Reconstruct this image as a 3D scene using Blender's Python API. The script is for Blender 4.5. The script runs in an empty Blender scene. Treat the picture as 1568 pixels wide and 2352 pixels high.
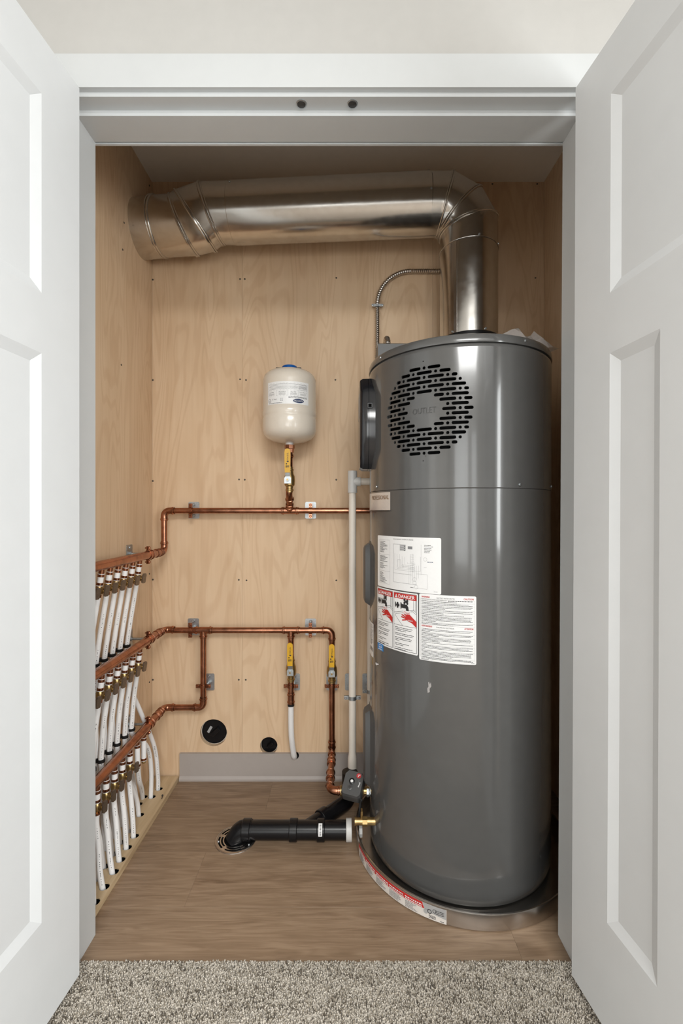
import bpy, bmesh, math, random
import numpy as np
from mathutils import Vector as V, Matrix
from mathutils.geometry import tessellate_polygon
PI = math.pi; rad = math.radians
random.seed(7)
S = bpy.context.scene
COL = S.collection

# ------------------------------------------------------------------ camera
cd = bpy.data.cameras.new('camera'); cam = bpy.data.objects.new('camera', cd); COL.objects.link(cam)
cam.location = (0, -1.0518, 1.075); cam.rotation_euler = (PI/2, 0, 0)
cd.sensor_fit = 'HORIZONTAL'; cd.sensor_width = 24; cd.lens = 24*1055/1568
cd.shift_x = -4/1568; cd.clip_start = .02
S.camera = cam
# ------------------------------------------------------------------ world and light
w = bpy.data.worlds.new('world'); S.world = w; w.use_nodes = True
w.node_tree.nodes['Background'].inputs[0].default_value = (.85, .92, 1, 1)
w.node_tree.nodes['Background'].inputs[1].default_value = .6
def area(name, loc, rot, sx, sy, power, col=(1, 1, 1)):
    l = bpy.data.lights.new(name, 'AREA'); l.shape = 'RECTANGLE'; l.size = sx; l.size_y = sy; l.energy = power; l.color = col
    o = bpy.data.objects.new(name, l); COL.objects.link(o); o.location = loc; o.rotation_euler = rot
    return o
RY = -5.0      # rear wall of the bedroom, its windows sit in it
area('window_daylight', (-.42, RY+.06, 1.22), (PI/2, 0, 0), 1.45, 1.9, 32, (.955, .99, 1))
area('glazed_door_daylight', (.95, RY+.06, 1.15), (PI/2, 0, 0), .5, 2.0, 11, (.94, .985, 1))
area('left_window_daylight', (-1.84, -1.75, 1.4), (0, -PI/2, 0), 1.3, 1.5, 4, (.955, .99, 1))
area('right_window_daylight', (1.89, -2.3, 1.4), (0, PI/2, 0), 1.3, 1.5, 74, (.955, .99, 1))
area('overhead_fill', (.3, -2.4, 2.40), (0, 0, 0), 1.1, 1.1, 86, (.985, .99, .975))  # added overhead light without a known fixture, lifts the closet interior
S.view_settings.view_transform = 'Standard'; S.view_settings.look = 'None'
S.view_settings.gamma = 1; S.view_settings.use_curve_mapping = False
S.view_settings.exposure = .05

# ------------------------------------------------------------------ materials
MT = {}
def newmat(name):
    m = bpy.data.materials.new(name); m.use_nodes = True; MT[name] = m
    nt = m.node_tree; return m, nt, nt.nodes['Principled BSDF']
def nd(nt, t, **kw):
    n = nt.nodes.new(t)
    for k, v in kw.items(): setattr(n, k, v)
    return n
def ramp(nt, stops):
    r = nd(nt, 'ShaderNodeValToRGB'); e = r.color_ramp.elements
    while len(e) < len(stops): e.new(.5)
    for i, (p, c) in enumerate(stops): e[i].position = p; e[i].color = (*c, 1)
    return r
def coords(nt, scale, rnd=False):
    tc = nd(nt, 'ShaderNodeTexCoord'); mp = nd(nt, 'ShaderNodeMapping'); mp.inputs['Scale'].default_value = scale
    if rnd:
        oi = nd(nt, 'ShaderNodeObjectInfo'); mu = nd(nt, 'ShaderNodeMath', operation='MULTIPLY'); mu.inputs[1].default_value = 37
        nt.links.new(oi.outputs['Random'], mu.inputs[0])
        ad = nd(nt, 'ShaderNodeVectorMath', operation='ADD'); nt.links.new(tc.outputs['Object'], ad.inputs[0]); nt.links.new(mu.outputs[0], ad.inputs[1])
        nt.links.new(ad.outputs[0], mp.inputs[0])
    else: nt.links.new(tc.outputs['Object'], mp.inputs[0])
    return mp
def simple(name, col, rough=.5, metal=0, var=.06, nscale=30, coat=0, bump=0, rvar=0, trans=0, alpha=1, detail=4, spec=.5):
    """a plain finish with a little procedural variation of tone, gloss and relief"""
    m, nt, b = newmat(name)
    mp = coords(nt, (nscale,)*3); n = nd(nt, 'ShaderNodeTexNoise'); n.inputs['Detail'].default_value = detail
    nt.links.new(mp.outputs[0], n.inputs['Vector'])
    r = ramp(nt, [(.3, tuple(c*(1-var) for c in col)), (.7, tuple(min(1, c*(1+var)) for c in col))])
    nt.links.new(n.outputs['Fac'], r.inputs[0]); nt.links.new(r.outputs[0], b.inputs['Base Color'])
    b.inputs['Roughness'].default_value = rough; b.inputs['Metallic'].default_value = metal
    if rvar:
        mr = nd(nt, 'ShaderNodeMapRange'); mr.inputs[3].default_value = rough-rvar; mr.inputs[4].default_value = rough+rvar
        nt.links.new(n.outputs['Fac'], mr.inputs[0]); nt.links.new(mr.outputs[0], b.inputs['Roughness'])
    if coat: b.inputs['Coat Weight'].default_value = coat; b.inputs['Coat Roughness'].default_value = .08
    if bump:
        bp = nd(nt, 'ShaderNodeBump'); bp.inputs['Strength'].default_value = bump; bp.inputs['Distance'].default_value = .002
        nt.links.new(n.outputs['Fac'], bp.inputs['Height']); nt.links.new(bp.outputs[0], b.inputs['Normal'])
    b.inputs['Specular IOR Level'].default_value = spec
    if trans: b.inputs['Transmission Weight'].default_value = trans
    if alpha < 1: b.inputs['Alpha'].default_value = alpha
    return m
def wood(name, dark, mid, light, axis, s_long, s_cross, rough, rnd=False, wave=.5, knots=False, fine=.3, lines=0, lscale=.55, lmul=46):
    m, nt, b = newmat(name)
    sc = [s_cross]*3; sc[axis] = s_long
    mp = coords(nt, tuple(sc), rnd)
    n1 = nd(nt, 'ShaderNodeTexNoise'); n1.inputs['Scale'].default_value = 1; n1.inputs['Detail'].default_value = 7; n1.inputs['Distortion'].default_value = 1.2
    nt.links.new(mp.outputs[0], n1.inputs['Vector'])
    sc2 = [s_cross*9]*3; sc2[axis] = s_long*1.5
    mp2 = coords(nt, tuple(sc2), rnd)
    n2 = nd(nt, 'ShaderNodeTexNoise'); n2.inputs['Scale'].default_value = 1; n2.inputs['Detail'].default_value = 4
    nt.links.new(mp2.outputs[0], n2.inputs['Vector'])
    # cathedral figure: bands of a stretched noise field
    mlt = nd(nt, 'ShaderNodeMath', operation='MULTIPLY'); mlt.inputs[1].default_value = lmul
    sn = nd(nt, 'ShaderNodeMath', operation='SINE')
    n3 = nd(nt, 'ShaderNodeTexNoise'); n3.inputs['Scale'].default_value = lscale; n3.inputs['Detail'].default_value = 2.5; n3.inputs['Distortion'].default_value = .6
    nt.links.new(mp.outputs[0], n3.inputs['Vector'])
    nt.links.new(n3.outputs['Fac'], mlt.inputs[0]); nt.links.new(mlt.outputs[0], sn.inputs[0])
    a1 = nd(nt, 'ShaderNodeMath', operation='MULTIPLY_ADD'); a1.inputs[1].default_value = .085*wave*2
    nt.links.new(sn.outputs[0], a1.inputs[0]); nt.links.new(n1.outputs['Fac'], a1.inputs[2])
    a2 = nd(nt, 'ShaderNodeMath', operation='MULTIPLY_ADD'); a2.inputs[1].default_value = fine
    nt.links.new(n2.outputs['Fac'], a2.inputs[0]); nt.links.new(a1.outputs[0], a2.inputs[2])
    r = ramp(nt, [(.36, dark), (.62, mid), (.9, light)])
    nt.links.new(a2.outputs[0], r.inputs[0])
    out = r.outputs[0]
    if lines:      # thin darker growth lines along the contours
        rl = ramp(nt, [(.55, (1, 1, 1)), (.95, (1-lines*.7, 1-lines, 1-lines*1.25))]); sa = nd(nt, 'ShaderNodeMath', operation='MULTIPLY_ADD'); sa.inputs[1].default_value = .5; sa.inputs[2].default_value = .5
        nt.links.new(sn.outputs[0], sa.inputs[0]); nt.links.new(sa.outputs[0], rl.inputs[0])
        ml = nd(nt, 'ShaderNodeMix', data_type='RGBA', blend_type='MULTIPLY'); ml.inputs[0].default_value = 1
        nt.links.new(out, ml.inputs[6]); nt.links.new(rl.outputs[0], ml.inputs[7]); out = ml.outputs[2]
    if rnd:
        oi = nd(nt, 'ShaderNodeObjectInfo'); mr = nd(nt, 'ShaderNodeMapRange'); mr.inputs[3].default_value = .96; mr.inputs[4].default_value = 1.04
        nt.links.new(oi.outputs['Random'], mr.inputs[0])
        hs = nd(nt, 'ShaderNodeHueSaturation'); nt.links.new(mr.outputs[0], hs.inputs['Value']); nt.links.new(out, hs.inputs['Color']); out = hs.outputs[0]
    if knots:
        mpk = coords(nt, (2.6, 16, 2.6), rnd); nk = nd(nt, 'ShaderNodeTexNoise'); nk.inputs['Scale'].default_value = 1.3; nk.inputs['Detail'].default_value = 5
        nt.links.new(mpk.outputs[0], nk.inputs['Vector'])
        rk = ramp(nt, [(.58, (1, 1, 1)), (.78, (.66, .61, .57))])
        nt.links.new(nk.outputs['Fac'], rk.inputs[0])
        mx = nd(nt, 'ShaderNodeMix', data_type='RGBA', blend_type='MULTIPLY'); mx.inputs[0].default_value = 1
        nt.links.new(out, mx.inputs[6]); nt.links.new(rk.outputs[0], mx.inputs[7]); out = mx.outputs[2]
    nt.links.new(out, b.inputs['Base Color'])
    b.inputs['Roughness'].default_value = rough
    bp = nd(nt, 'ShaderNodeBump'); bp.inputs['Strength'].default_value = .12; bp.inputs['Distance'].default_value = .001
    nt.links.new(a2.outputs[0], bp.inputs['Height']); nt.links.new(bp.outputs[0], b.inputs['Normal'])
    return m
simple('white_paint', (.555, .57, .575), .42, var=.01, nscale=4)
simple('door_paint', (.65, .665, .675), .38, var=.012, nscale=3)
simple('wall_paint', (.475, .465, .445), .8, var=.015, nscale=6, bump=.02)
simple('ceiling_paint', (.80, .74, .66), .85, var=.015, nscale=6)
simple('room_paint', (.74, .72, .69), .85, var=.015, nscale=6)
simple('base_paint', (.37, .33, .305), .5, var=.015, nscale=6)
wood('plywood', (.585, .402, .245), (.655, .464, .295), (.70, .512, .338), 2, 1.5, 10, .6, rnd=True, wave=.05, fine=.5, lines=.10, lscale=.6, lmul=95)
wood('board_plywood', (.36, .25, .14), (.50, .37, .22), (.60, .46, .29), 1, 2.5, 14, .55, wave=.6)
wood('vinyl_plank', (.175, .114, .070), (.235, .158, .100), (.30, .210, .138), 0, 5.5, 60, .46, rnd=True, wave=.4, knots=True, fine=.42)
simple('heater_grey', (.086, .0855, .084), .2, var=.03, nscale=5, coat=.55)
simple('panel_grey', (.072, .072, .072), .42, var=.03)
simple('black_plastic', (.008, .0085, .0095), .32, var=.1, spec=.35)
simple('gloss_black', (.008, .009, .012), .16, var=.1, coat=.3)
simple('black_hole', (.003, .003, .003), .9, var=.1, spec=.1)  # near-black that puts the darkness inside openings into the colour
simple('black_rubber', (.010, .010, .010), .5, var=.1, spec=.3)
simple('abs_black', (.006, .006, .007), .26, var=.1, spec=.3)
simple('dark_metal', (.07, .07, .07), .45, .7, var=.2)
simple('zinc', (.46, .49, .51), .44, 1, var=.1, nscale=40, rvar=.06, detail=2)
simple('steel', (.56, .53, .50), .26, 1, var=.04, nscale=8)
simple('chrome', (.74, .72, .70), .22, .45, var=.02)
simple('copper', (.385, .175, .106), .25, 1, var=.24, nscale=9, rvar=.06, detail=2)
simple('copper_dark', (.36, .15, .08), .34, 1, var=.2, nscale=9, detail=1)
simple('brass', (.42, .30, .135), .36, 1, var=.14, nscale=20, rvar=.05, detail=2)
simple('bronze_handle', (.24, .19, .145), .38, .8, var=.15, nscale=60)
simple('pex_white', (.80, .79, .785), .36, var=.015)
simple('pvc_white', (.72, .66, .585), .42, var=.015)
simple('pvc_fitting', (.58, .575, .56), .4, var=.015)
simple('tank_cream', (.70, .635, .55), .22, var=.012, coat=.4)
simple('label_white', (.80, .80, .80), .38, var=.01)
simple('pan_label_white', (.66, .62, .58), .5, var=.02)
simple('label_grey', (.36, .36, .36), .4, var=.02)
simple('emboss_shade', (.074, .0735, .072), .25, var=.03)  # heater grey darkened: shading of the raised letters put into the colour
simple('ink', (.02, .02, .022), .5, var=.05)
simple('grey_ink', (.20, .20, .21), .5, var=.05)
simple('red_ink', (.50, .02, .018), .45, var=.03)
simple('gold_ink', (.22, .13, .065), .45, var=.03)
simple('blue_ink', (.02, .20, .52), .4, var=.05)
simple('navy_ink', (.012, .03, .10), .4, var=.05)
simple('yellow_vinyl', (.66, .36, .008), .38, var=.04)
simple('blue_cap', (.01, .10, .36), .35, var=.05)
simple('red_plastic', (.5, .015, .02), .35, var=.05)
simple('paper', (.82, .82, .84), .6, var=.02)
simple('plastic_film', (.72, .68, .66), .18, var=.05, alpha=.5)
simple('screw_metal', (.10, .085, .07), .5, .6, var=.2)
simple('window_white', (.82, .82, .82), .5, var=.01)
def galvanised():
    m, nt, b = newmat('galvanised')
    mp = coords(nt, (55, 55, 55)); v = nd(nt, 'ShaderNodeTexVoronoi'); nt.links.new(mp.outputs[0], v.inputs['Vector'])
    mp2 = coords(nt, (9, 9, 9)); n = nd(nt, 'ShaderNodeTexNoise'); n.inputs['Detail'].default_value = 6; nt.links.new(mp2.outputs[0], n.inputs['Vector'])
    sp = nd(nt, 'ShaderNodeSeparateColor'); nt.links.new(v.outputs['Color'], sp.inputs[0])
    ad = nd(nt, 'ShaderNodeMath', operation='MULTIPLY_ADD'); ad.inputs[1].default_value = .06
    nt.links.new(sp.outputs[0], ad.inputs[0]); nt.links.new(n.outputs['Fac'], ad.inputs[2])
    r = ramp(nt, [(.3, (.60, .58, .55)), (.8, (.66, .645, .62))]); nt.links.new(ad.outputs[0], r.inputs[0]); nt.links.new(r.outputs[0], b.inputs['Base Color'])
    mr = nd(nt, 'ShaderNodeMapRange'); mr.inputs[1].default_value = .35; mr.inputs[2].default_value = .9; mr.inputs[3].default_value = .17; mr.inputs[4].default_value = .25
    nt.links.new(ad.outputs[0], mr.inputs[0]); nt.links.new(mr.outputs[0], b.inputs['Roughness']); b.inputs['Metallic'].default_value = 1
    # slow oil-canning of the thin sheet
    mp3 = coords(nt, (4, 9, 9)); n3 = nd(nt, 'ShaderNodeTexNoise'); n3.inputs['Detail'].default_value = 1; nt.links.new(mp3.outputs[0], n3.inputs['Vector'])
    bp = nd(nt, 'ShaderNodeBump'); bp.inputs['Strength'].default_value = .05; bp.inputs['Distance'].default_value = .003
    nt.links.new(n3.outputs['Fac'], bp.inputs['Height']); nt.links.new(bp.outputs[0], b.inputs['Normal'])
galvanised()
def carpet_mats():
    m, nt, b = newmat('carpet_yarn'); a = nd(nt, 'ShaderNodeAttribute', attribute_name='yarn')
    nt.links.new(a.outputs['Color'], b.inputs['Base Color']); b.inputs['Roughness'].default_value = .9
    b.inputs['Sheen Weight'].default_value = .2
    m, nt, b = newmat('carpet_far')
    mp = coords(nt, (220,)*3); n = nd(nt, 'ShaderNodeTexNoise'); n.inputs['Detail'].default_value = 5; nt.links.new(mp.outputs[0], n.inputs['Vector'])
    r = ramp(nt, [(.35, (.11, .085, .065)), (.6, (.33, .285, .24))]); nt.links.new(n.outputs['Fac'], r.inputs[0]); nt.links.new(r.outputs[0], b.inputs['Base Color']); b.inputs['Roughness'].default_value = .95
carpet_mats()

# ------------------------------------------------------------------ mesh helpers
def frame(d):
    d = V(d).normalized(); a = V((0, 0, 1)) if abs(d.z) < .9 else V((0, 1, 0))
    e1 = d.cross(a).normalized(); e2 = d.cross(e1).normalized()
    return d, e1, e2
class B:
    def __init__(s): s.v = []; s.f = []
    def add(s, vs, fs):
        o = len(s.v); s.v += [V(p) for p in vs]; s.f += [tuple(i+o for i in f) for f in fs]; return s
    def box(s, x0, x1, y0, y1, z0, z1):
        return s.add([(x, y, z) for z in (z0, z1) for y in (y0, y1) for x in (x0, x1)],
                     [(0, 2, 3, 1), (4, 5, 7, 6), (0, 1, 5, 4), (2, 6, 7, 3), (0, 4, 6, 2), (1, 3, 7, 5)])
    def cbox(s, c, ax, ay, az, sx, sy, sz, ch=0):
        """box with its own axes and an optional chamfer round the az faces"""
        c = V(c); ax, ay, az = V(ax).normalized(), V(ay).normalized(), V(az).normalized()
        if not ch: rings = [(-sz, 0), (sz, 0)]
        else: rings = [(-sz, ch), (-sz+ch, 0), (sz-ch, 0), (sz, ch)]
        vs = []
        for h, i in rings:
            for a, b in ((-1, -1), (1, -1), (1, 1), (-1, 1)): vs.append(c+ax*a*(sx-i)+ay*b*(sy-i)+az*h)
        n = len(rings); fs = [(3, 2, 1, 0), tuple(4*(n-1)+k for k in range(4))]
        for k in range(n-1):
            for j in range(4): fs.append((4*k+j, 4*k+(j+1) % 4, 4*k+4+(j+1) % 4, 4*k+4+j))
        return s.add(vs, fs)
    def lathe(s, prof, o=(0, 0, 0), d=(0, 0, 1), n=24, caps=True, a0=0, a1=2*PI):
        """prof: (height along d, radius)"""
        o = V(o); d, e1, e2 = frame(d); full = abs(a1-a0-2*PI) < 1e-6; m = n if full else n+1
        vs = []; fs = []
        for h, r in prof:
            for k in range(m):
                a = a0+(a1-a0)*k/n; vs.append(o+d*h+(e1*math.cos(a)+e2*math.sin(a))*r)
        for i in range(len(prof)-1):
            for k in range(m if full else m-1):
                k2 = (k+1) % m; fs.append((i*m+k, (i+1)*m+k, (i+1)*m+k2, i*m+k2))
        if caps and full:
            if prof[0][1] > 1e-5: fs.append(tuple(range(m)))
            if prof[-1][1] > 1e-5: fs.append(tuple(reversed([(len(prof)-1)*m+k for k in range(m)])))
        return s.add(vs, fs)
    def cyl(s, p0, p1, r, n=20, r1=None):
        d = V(p1)-V(p0); return s.lathe([(0, r), (d.length, r if r1 is None else r1)], p0, d, n)
    def sweep(s, pts, r, n=16, caps=True, closed=False):
        pts = [V(p) for p in pts]; m = len(pts); vs = []; fs = []; prev = None
        for i, p in enumerate(pts):
            if closed: t = pts[(i+1) % m]-pts[i-1]
            else: t = pts[min(i+1, m-1)]-pts[max(i-1, 0)]
            t.normalize()
            if prev is None: _, e1, _ = frame(t)
            else: e1 = (prev-t*prev.dot(t)).normalized()
            prev = e1; e2 = t.cross(e1); rr = r[i] if isinstance(r, (list, tuple)) else r
            for k in range(n):
                a = 2*PI*k/n; vs.append(p+(e1*math.cos(a)+e2*math.sin(a))*rr)
        for i in range(m if closed else m-1):
            j = (i+1) % m
            for k in range(n): fs.append((i*n+k, i*n+(k+1) % n, j*n+(k+1) % n, j*n+k))
        if caps and not closed: fs.append(tuple(reversed(range(n)))); fs.append(tuple((m-1)*n+k for k in range(n)))
        return s.add(vs, fs)
    def prism(s, poly, o, ax, ay, az, h0, h1):
        """2D outline extruded along az from h0 to h1"""
        o, ax, ay, az = V(o), V(ax), V(ay), V(az); n = len(poly)
        vs = [o+ax*x+ay*y+az*h for h in (h0, h1) for x, y in poly]
        return s.add(vs, [tuple(reversed(range(n))), tuple(range(n, 2*n))]+[(k, (k+1) % n, n+(k+1) % n, n+k) for k in range(n)])
    def sphere(s, c, r, d=(0, 0, 1), half=False, n=12):
        k = 5 if half else 9; a0 = 0 if half else -PI/2
        return s.lathe([(r*math.sin(a0+(PI/2-a0)*i/(k-1)), max(1e-6, r*math.cos(a0+(PI/2-a0)*i/(k-1)))) for i in range(k)], c, d, n, caps=half)
def mesh_of(name, b, org=(0, 0, 0), mat=None, sharp=38):
    me = bpy.data.meshes.new(name); o = V(org)
    me.from_pydata([tuple(p-o) for p in b.v], [], b.f); me.validate()
    bm = bmesh.new(); bm.from_mesh(me); bmesh.ops.remove_doubles(bm, verts=bm.verts, dist=1e-6); bmesh.ops.recalc_face_normals(bm, faces=bm.faces); bm.to_mesh(me); bm.free()
    me.polygons.foreach_set('use_smooth', [True]*len(me.polygons)); me.set_sharp_from_angle(angle=rad(sharp)); me.update()
    if mat: me.materials.append(MT[mat])
    return me
def link(name, me, parent=None, loc=None):
    o = bpy.data.objects.new(name, me); COL.objects.link(o)
    if parent: o.parent = parent
    if loc is not None: o.location = loc
    return o
def tag(o, label, cat, group=None):
    o['label'] = label; o['category'] = cat
    if group: o['group'] = group
    return o
class Thing:
    """an Empty at the thing's base; parts are given in world coordinates"""
    def __init__(s, name, label, cat, org, group=None, kind=None):
        s.o = bpy.data.objects.new(name, None); COL.objects.link(s.o); s.o.location = org; s.org = V(org); s.o.empty_display_size = .05
        if kind: s.o['kind'] = kind
        else: tag(s.o, label, cat, group)
    def part(s, name, b, mat, parent=None, sharp=38, label=None):
        o = link(name, mesh_of(name, b, s.org, mat, sharp), parent or s.o)
        if label: o['label'] = label
        return o
def single(name, b, mat, label, cat, org, group=None, sharp=38):
    o = link(name, mesh_of(name, b, org, mat, sharp), None, org); return tag(o, label, cat, group)
def struct(name, b, mat, sharp=30, org=(0, 0, 0)):
    o = link(name, mesh_of(name, b, org, mat, sharp), None, org); o['kind'] = 'structure'; return o
def child(name, b, mat, parent, sharp=30, org=(0, 0, 0)):
    return link(name, mesh_of(name, b, org, mat, sharp), parent)
def copy_tree(o, parent=None):
    c = o.copy(); COL.objects.link(c); c.parent = parent
    for ch in o.children: copy_tree(ch, c)
    return c
def fillet(pts, R, seg=8):
    pts = [V(p) for p in pts]; out = [pts[0]]
    for i in range(1, len(pts)-1):
        a = (pts[i-1]-pts[i]).normalized(); c = (pts[i+1]-pts[i]).normalized(); ang = a.angle(c)
        t = R/math.tan(ang/2); ctr = pts[i]+(a+c).normalized()*(R/math.sin(ang/2))
        p0, p1 = pts[i]+a*t-ctr, pts[i]+c*t-ctr
        for k in range(seg+1):
            q = p0.slerp(p1, k/seg) if False else None
            w_ = k/seg; th = p0.angle(p1)
            out.append(ctr+(p0*math.sin((1-w_)*th)+p1*math.sin(w_*th))/math.sin(th))
    out.append(pts[-1]); return out
def smooth_path(pts, n=10):
    pts = [V(p) for p in pts]; P = [pts[0]*2-pts[1]]+pts+[pts[-1]*2-pts[-2]]; out = []
    for i in range(1, len(P)-2):
        for k in range(n):
            t = k/n; a, b, c, d = P[i-1], P[i], P[i+1], P[i+2]
            out.append(.5*((2*b)+(c-a)*t+(2*a-5*b+4*c-d)*t*t+(3*b-a-3*c+d)*t**3))
    out.append(pts[-1]); return out
# flat lettering: triangles of Blender's built-in font, reused by mapping functions
TXT = {}
def text2d(s_):
    if s_ in TXT: return TXT[s_]
    cu = bpy.data.curves.new('t', 'FONT'); cu.body = s_; cu.resolution_u = 2
    ob = bpy.data.objects.new('t', cu); COL.objects.link(ob); bpy.context.view_layer.update()
    me = bpy.data.meshes.new_from_object(ob.evaluated_get(bpy.context.evaluated_depsgraph_get()))
    vs = [(v.co.x, v.co.y) for v in me.vertices]; fs = [tuple(p.vertices) for p in me.polygons]
    bpy.data.objects.remove(ob); bpy.data.curves.remove(cu); bpy.data.meshes.remove(me)
    x0 = min(v[0] for v in vs); x1 = max(v[0] for v in vs)
    TXT[s_] = ([(x-x0, y) for x, y in vs], fs, x1-x0); return TXT[s_]
class Print:
    """flat print on a surface: mapf(u, v, off) -> world point; one mesh per ink"""
    def __init__(s, mapf): s.m = mapf; s.ink = {}; s.L = .0007
    def b(s, ink): return s.ink.setdefault(ink, B())
    def poly(s, ink, pts, lay=0):
        tri = tessellate_polygon([[V((x, y, 0)) for x, y in pts]])
        bm = bmesh.new(); vs = [bm.verts.new((u, v, 0)) for u, v in pts]
        for t in tri:
            try: bm.faces.new([vs[i] for i in t])
            except ValueError: pass
        u0 = min(p[0] for p in pts); u1 = max(p[0] for p in pts); k = u0+.006     # follow the curve of the surface
        while u1-u0 < .4 and k < u1:
            bmesh.ops.bisect_plane(bm, geom=bm.verts[:]+bm.edges[:]+bm.faces[:], plane_co=(k, 0, 0), plane_no=(1, 0, 0), dist=1e-7); k += .006
        bm.verts.index_update()
        s.b(ink).add([s.m(v.co.x, v.co.y, s.L*(1+lay)) for v in bm.verts], [tuple(v.index for v in f.verts) for f in bm.faces]); bm.free()
    def rect(s, ink, u0, v0, u1, v1, lay=0):
        n = max(1, int(abs(u1-u0)/.012)); vs = []; fs = []
        for k in range(n+1):
            u = u0+(u1-u0)*k/n; vs += [s.m(u, v0, s.L*(1+lay)), s.m(u, v1, s.L*(1+lay))]
        for k in range(n): fs.append((2*k, 2*k+2, 2*k+3, 2*k+1))
        s.b(ink).add(vs, fs)
    def line(s, ink, p, q, t=.0006, lay=0):
        d = V((q[0]-p[0], q[1]-p[1])); l = d.length; d = d/l; nx, ny = -d.y*t/2, d.x*t/2
        n = max(1, int(l/.012)); vs = []; fs = []
        for k in range(n+1):
            x = p[0]+d.x*l*k/n; y = p[1]+d.y*l*k/n; vs += [s.m(x+nx, y+ny, s.L*(1+lay)), s.m(x-nx, y-ny, s.L*(1+lay))]
        for k in range(n): fs.append((2*k, 2*k+1, 2*k+3, 2*k+2))
        s.b(ink).add(vs, fs)
    def path(s, ink, pts, t=.0006, lay=0, close=False):
        for a, b in zip(pts, pts[1:]+([pts[0]] if close else [])): s.line(ink, a, b, t, lay)
    def ring(s, ink, c, r, t=.0008, ry=None, lay=0, n=20):
        s.path(ink, [(c[0]+r*math.cos(2*PI*k/n), c[1]+(ry or r)*math.sin(2*PI*k/n)) for k in range(n)], t, lay, True)
    def disc(s, ink, c, r, ry=None, lay=0, n=20):
        s.poly(ink, [(c[0]+r*math.cos(2*PI*k/n), c[1]+(ry or r)*math.sin(2*PI*k/n)) for k in range(n)], lay)
    def text(s, ink, t, u, v, h, width=None, center=False, lay=0, flip=False, bold=0):
        vs, fs, w_ = text2d(t); k = h/.70; kx = (width/w_) if width else k
        W = w_*kx; u0 = u-W/2 if center else u
        pts = []
        for x, y in vs:
            a, b_ = x*kx, y*k
            if flip: a, b_ = W-a, h-b_
            pts.append((u0+a, v+b_))
        for j in ((-bold, 0, bold) if bold else (0,)): s.b(ink).add([s.m(a+j, c, s.L*(1+lay)) for a, c in pts], fs)
    def words(s, ink, u0, u1, v, h, lay=0, wmin=.0015, wmax=.0055, rng=random):
        u = u0
        while u < u1-.0008:
            w_ = min(rng.uniform(wmin, wmax), u1-u); s.rect(ink, u, v, u+w_, v+h*rng.uniform(.8, 1), lay); u += w_+h*.55
    def build(s, T, parent, sharp=80):
        for ink, b in s.ink.items(): T.part('print', b, ink, parent, sharp)['kind'] = 'stuff'
def patch(mapf, W, H, r=.004, off=.0004, n=22):
    """a rounded sheet on the mapped surface"""
    us = sorted(set([0, r*.13, r*.3, r*.6, r, W-r, W-r*.6, W-r*.3, W-r*.13, W]+[r+(W-2*r)*k/n for k in range(n+1)]))
    b = B(); vs = []
    for u in us:
        e = max(0, r-u, u-(W-r)); c = r-math.sqrt(max(0, r*r-e*e)) if e > 0 else 0
        vs += [mapf(u, c, off), mapf(u, H-c, off)]
    b.add(vs, [(2*k, 2*k+2, 2*k+3, 2*k+1) for k in range(len(us)-1)]); return b
def cylmap(cx, cy, R, th0, z0):
    def f(u, v, off):
        t = rad(th0)+u/R; return V((cx+(R+off)*math.sin(t), cy-(R+off)*math.cos(t), z0+v))
    return f
def screw_b(b, p, d, r=.004):
    b.lathe([(0, r), (r*.25, r*.95), (r*.5, r*.6), (r*.55, r*.3), (r*.3, r*.28), (r*.3, 1e-6)], p, d, 10)

# ------------------------------------------------------------------ the setting
XL, XR, YB, ZC = -.769, .8077, .7965, 2.403      # closet walls and ceiling
JB = .1165                                       # back of the door jamb
JL = -.630                                       # left stop face
fl = struct('floor', B().box(XL-.1, XR+.1, .036, YB+.1, -.03, -.0065), 'black_hole')
rows = [(.038, .198, [.43]), (.198, .401, [-.433]), (.401, .604, [.3]), (.604, YB, [-.28])]
for y0, y1, ends in rows:
    xs = [XL-.02]+ends+[XR+.02]
    for a, c in zip(xs, xs[1:]):
        g = .00015
        o = child('plank', B().cbox(((a+c)/2, (y0+y1)/2, -.003), (1, 0, 0), (0, 1, 0), (0, 0, 1), (c-a)/2-g, (y1-y0)/2-g, .003, .0002), 'vinyl_plank', fl)
# back wall: plywood sheets with butt joints and screws
wb = struct('wall_back', B().box(XL-.1, XR+.1, YB+.019, YB+.10, -.03, ZC+.1), 'ceiling_paint')
holes = [((-.522, .187), .054), ((-.2995, .134), .035)]
def sheet_with_holes(x0, x1, z0, z1, hs, y0, y1):
    outer = [(x0, z0), (x1, z0), (x1, z1), (x0, z1)]; loops = [outer]
    for (cx, cz), r in hs: loops.append([(cx+r*math.cos(2*PI*k/40), cz+r*math.sin(2*PI*k/40)) for k in range(40)])
    flat = [p for l in loops for p in l]; tri = tessellate_polygon([[V((x, z, 0)) for x, z in l] for l in loops])
    b = B(); n = len(flat)
    fs = [tuple(t) for t in tri]+[tuple(reversed([i+n for i in t])) for t in tri]; o = 0
    for l in loops:
        m = len(l); fs += [(o+k, o+(k+1) % m, n+o+(k+1) % m, n+o+k) for k in range(m)]; o += m
    b.add([(x, y0, z) for x, z in flat]+[(x, y1, z) for x, z in flat], fs); return b
for x0, x1 in ((XL, -.4063), (-.4063, .36), (.36, XR)):
    hs = [h for h in holes if x0 < h[0][0] < x1]
    child('plywood_panel', sheet_with_holes(x0+.0003, x1-.0003, -.006, ZC, hs, YB, YB+.018), 'plywood', wb)
scr = mesh_of('screw', (lambda b: (screw_b(b, (0, 0, 0), (0, -1, 0), .0036), b)[1])(B()), mat='screw_metal')
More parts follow.
